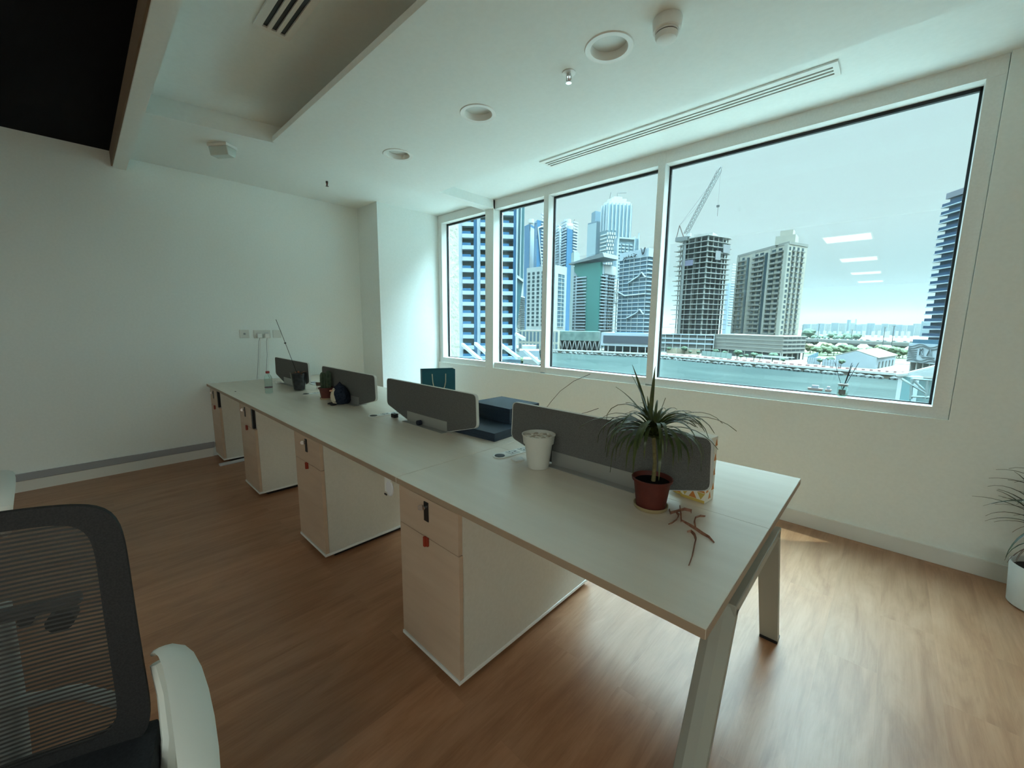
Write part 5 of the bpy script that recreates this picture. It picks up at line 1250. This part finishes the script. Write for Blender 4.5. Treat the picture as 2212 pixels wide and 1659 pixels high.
for k, (a, b, py, d) in enumerate(((1128, 1158, 747, 200), (1122, 1165, 757, 170), (1130, 1162, 776, 140))):
    s = MB(); P0 = xy(a, py, d); P1 = xy(b, py, d); fbox(s, P0, P1, 0, 1, G0, zz(a, py, d), -10, 0); s.build('roof_tier', (whitec, bluewhite, conc)[k], t)
ts = tree_proto(1, 5, 3, 'round light green tree at the foot of the balcony tower', 'trees below the balcony tower', 8)
for k, (px, py) in enumerate(((1128, 772), (1134, 770), (1130, 776), (1092, 781), (1098, 780))): q = onz(px, py, G0+4); tt = ts if k == 0 else dup(ts); tt['label'] = 'light green tree below the balcony tower, ' + ('middle right', 'rightmost', 'just below the rightmost', 'leftmost', 'second from left')[k]; tt.location = (q.x, q.y, G0)
# stone fin of our own building beside the first window
tag(MB().box(-1.3, -.43, 3.0, 3.6, -2, 6).build('stone_fin', noisy('rough_beige_stone', (.42, .37, .29), (.58, .53, .43), (14, 14, 14), .95, bump=.9, bdist=.02)), 'rough beige stone fin just outside the leftmost window', 'stone fin')

# RIGHT TOWER + hotel sign podium ----------------------------------------------------
D_ = 245; A_ = xy(2016, 620, D_); B_ = xy(2150, 620, D_-20); u, n_, L_ = face_frame(A_, B_); zb = zz(2012, 742, D_); z1 = zz(2057, 431, D_)
t = thing('stepped_balcony_tower', 'blue tower with stepped balcony ends cut off by the window frame', 'building', (0, 0, 0))
s = MB(); fbox(s, A_, B_, .17, 1.4, G0, z1, -22, 0); s.build('walls', bluegl, t)
nf = 19; fh = (z1-zb)/nf; wn_ = Wins(t, bluewhite, 'balcony_slab'); dk = Wins(t, mat('navy_glass', (.03, .08, .16), .25, spec=.6), 'balcony_glass')
for k in range(nf):
    z = zb+k*fh; f_ = .02; wn_.add(A_, B_, f_, 1.3, z-.28, z+.12, 2.2); dk.add(A_, B_, f_+.01, 1.25, z+.12, z+1.25, 2.0)
    dk.add(A_, B_, f_+.09, 1.25, z+1.3, z+fh-.35, 1.0)
wn_.done(); dk.done()
s = MB(); fbox(s, A_, B_, .05, 1.3, z1, z1+2.2, -15, 1.5); s.build('roof_edge', flat('mauve_grey', (.26, .25, .28)), t)
D_ = 238; A_ = xy(1961, 760, D_); B_ = xy(2045, 760, D_-12); u, n_, L_ = face_frame(A_, B_); z1 = zz(1962, 741, D_); z0 = zz(1958, 781, D_)
t = thing('wave_sign_building', 'white podium wall with dark wave lines and big letters', 'building', (0, 0, 0))
s = MB(); fbox(s, A_, B_, 0, 1, z0, z1, -4, 0); s.build('sign_wall', bluewhite, t)
s = MB(); fbox(s, A_, B_, .02, 1, z1, z1+1.6, -4, -1); s.build('blue_roof_edge', mat('blue_edge', (.04, .14, .22), .5), t)
s = MB(); fbox(s, A_, B_, .05, 1, G0, z0, -5, -4); s.build('recessed_wall', conc_d, t)
for k in range(6): s = MB(); fbox(s, A_, B_, .04+k*.17, .07+k*.17, G0, z0, -3, -1); s.build('column', whitec, t)
wm = mat('sign_slate', (.10, .13, .14), .6); H_ = z1-z0
for k in range(9):
    f_ = (k+.7)/9.6; s = MB(); pts = []
    full = k < 2 or k > 6
    n2 = 26 if full else 7
    for j in range(n2+1):
        a = .01+j*.036
        pts.append(on_face(A_, B_, min(a, .99), z0+H_*f_+.55*math.sin(j*.42+k*.5), .15))
    s.tube(pts, .13, 4); s.build('wave_line', wm, t)
s = MB()
for pts in ([(0, 0), (0, 3.4)], [(1.5, 3.4), (0, 1.6)], [(.5, 2.0), (1.9, 0)]): s.tube([on_face(A_, B_, .36+x*.047, z0+H_*.40+y*H_*.105, .4) for x, y in pts], .26, 4)
s.build('letter', wm, t)
q = on_face(A_, B_, .595, z0+H_*.40, .3)
s = MB()
for pts in ([(0, 0), (1.1, 3.4)], [(1.1, 3.4), (2.3, 0)]): s.tube([on_face(A_, B_, .56+x*.047, z0+H_*.40+y*H_*.105, .4) for x, y in pts], .26, 4)
s.build('letter', wm, t)
s = MB()
for j in range(12): fbox(s, A_, B_, .41+j*.028, .43+j*.028, z0+H_*.29, z0+H_*.325, .1, .3)
s.build('small_lettering', wm, t)
# glass roof-light of our own building, low on the right -------------------------------
t = thing('glass_canopy', 'pale glass-sided steel canopy outside, low at the right of the big pane', 'canopy', (0, 0, 0))
gp = mat('pale_cyan_panel', (.42, .60, .60), .25, alpha=.8); stl = mat('grey_green_steel', (.30, .38, .37), .5); wt = mat('canopy_white', (.70, .76, .76), .5)
def q3(px, py, d): return at(px, py, d)
P0, P1 = xy(1937, 840, 22), xy(1968, 840, 21); P2 = xy(2060, 840, 20)
zt0 = zz(1940, 810, 22); zl_ = G0
s = MB(); fbox(s, P0, P1, 0, .32, -12, zt0, -.6, 0); s.build('corner_post', wt, t)
s = MB(); fbox(s, P0, P1, .34, 1, -12, zt0, -.05, .0); s.build('glass_side', mat('cyan_panel', (.25, .48, .50), .2, alpha=.85), t)
s = MB(); fbox(s, P1, P2, 0, 1, -12, zt0-.05, -.30, -.25); s.build('glass_front', gp, t)
s = MB(); a = at(1966, 809, 21.2); b = at(2060, 786, 20); c_ = at(2060, 812, 20); d_ = at(1966, 812, 21.2); u2, n2_, _ = face_frame(P1, P2)
s.prism([a, b, c_, d_], n2_*.08); s.build('gable_panel', wt, t)
s = MB(); s.tube([a+Vector((0, 0, .05)), b+Vector((0, 0, .05))], .07, 6); s.tube([at(1940, 810, 22), at(1966, 808, 21.2)], .08, 6); s.build('roof_edge', mat('roof_edge_white', (.82, .82, .8), .5), t)
for pa, pb in (((1971, 818), (2022, 822)), ((1971, 820), (1999, 845)), ((1948, 818), (2002, 850)), ((2004, 822), (1999, 862)), ((1970, 818), (1967, 862)), ((1968, 856), (2010, 858))):
    s = MB(); s.tube([at(*pa, 20.6), at(*pb, 20.6)], .045, 5); s.build('strut', stl, t)
# small boats/buoys on the water
for k, (px, py, w_) in enumerate(((1761, 843, 2.0), (1789, 846, .8))):
    q = onz(px, py, G0-1.6); t = thing('work_boat', ('small brown work barge floating in the canal', 'tiny grey buoy boat floating near the barge')[k], 'boat', (q.x, q.y, G0-1.6))
    MB().prism([(-w_*.8, -.9, -.1), (w_*.8, -.9, -.1), (w_, -.9, .7), (-w_, -.9, .7)], (0, 1.8, 0)).build('hull', flat('hull_brown', (.25, .16, .13)), t); MB().box(-w_*.5, w_*.4, -.6, .6, .7, 1.6).build('cabin', flat('cabin_grey', (.35, .36, .38)), t)

# ------------------------------------------------------------------ haze over the city
hm = bpy.data.materials.new('city_haze'); hm.use_nodes = True; n = hm.node_tree.nodes; n.clear()
ho = n.new('ShaderNodeOutputMaterial'); hv = n.new('ShaderNodeVolumeScatter'); hv.inputs['Color'].default_value = (.058, .066, .066, 1); hv.inputs['Density'].default_value = .0005; hv.inputs['Anisotropy'].default_value = 0
hm.node_tree.links.new(hv.outputs[0], ho.inputs['Volume'])
tag(MB().box(-5000, 3000, 45, 7600, G0-2.5, 190).build('dusty_haze', hm), 'thin dusty haze hanging over the canal and the city', 'haze', kind='stuff')
cy.volume_bounces = 1
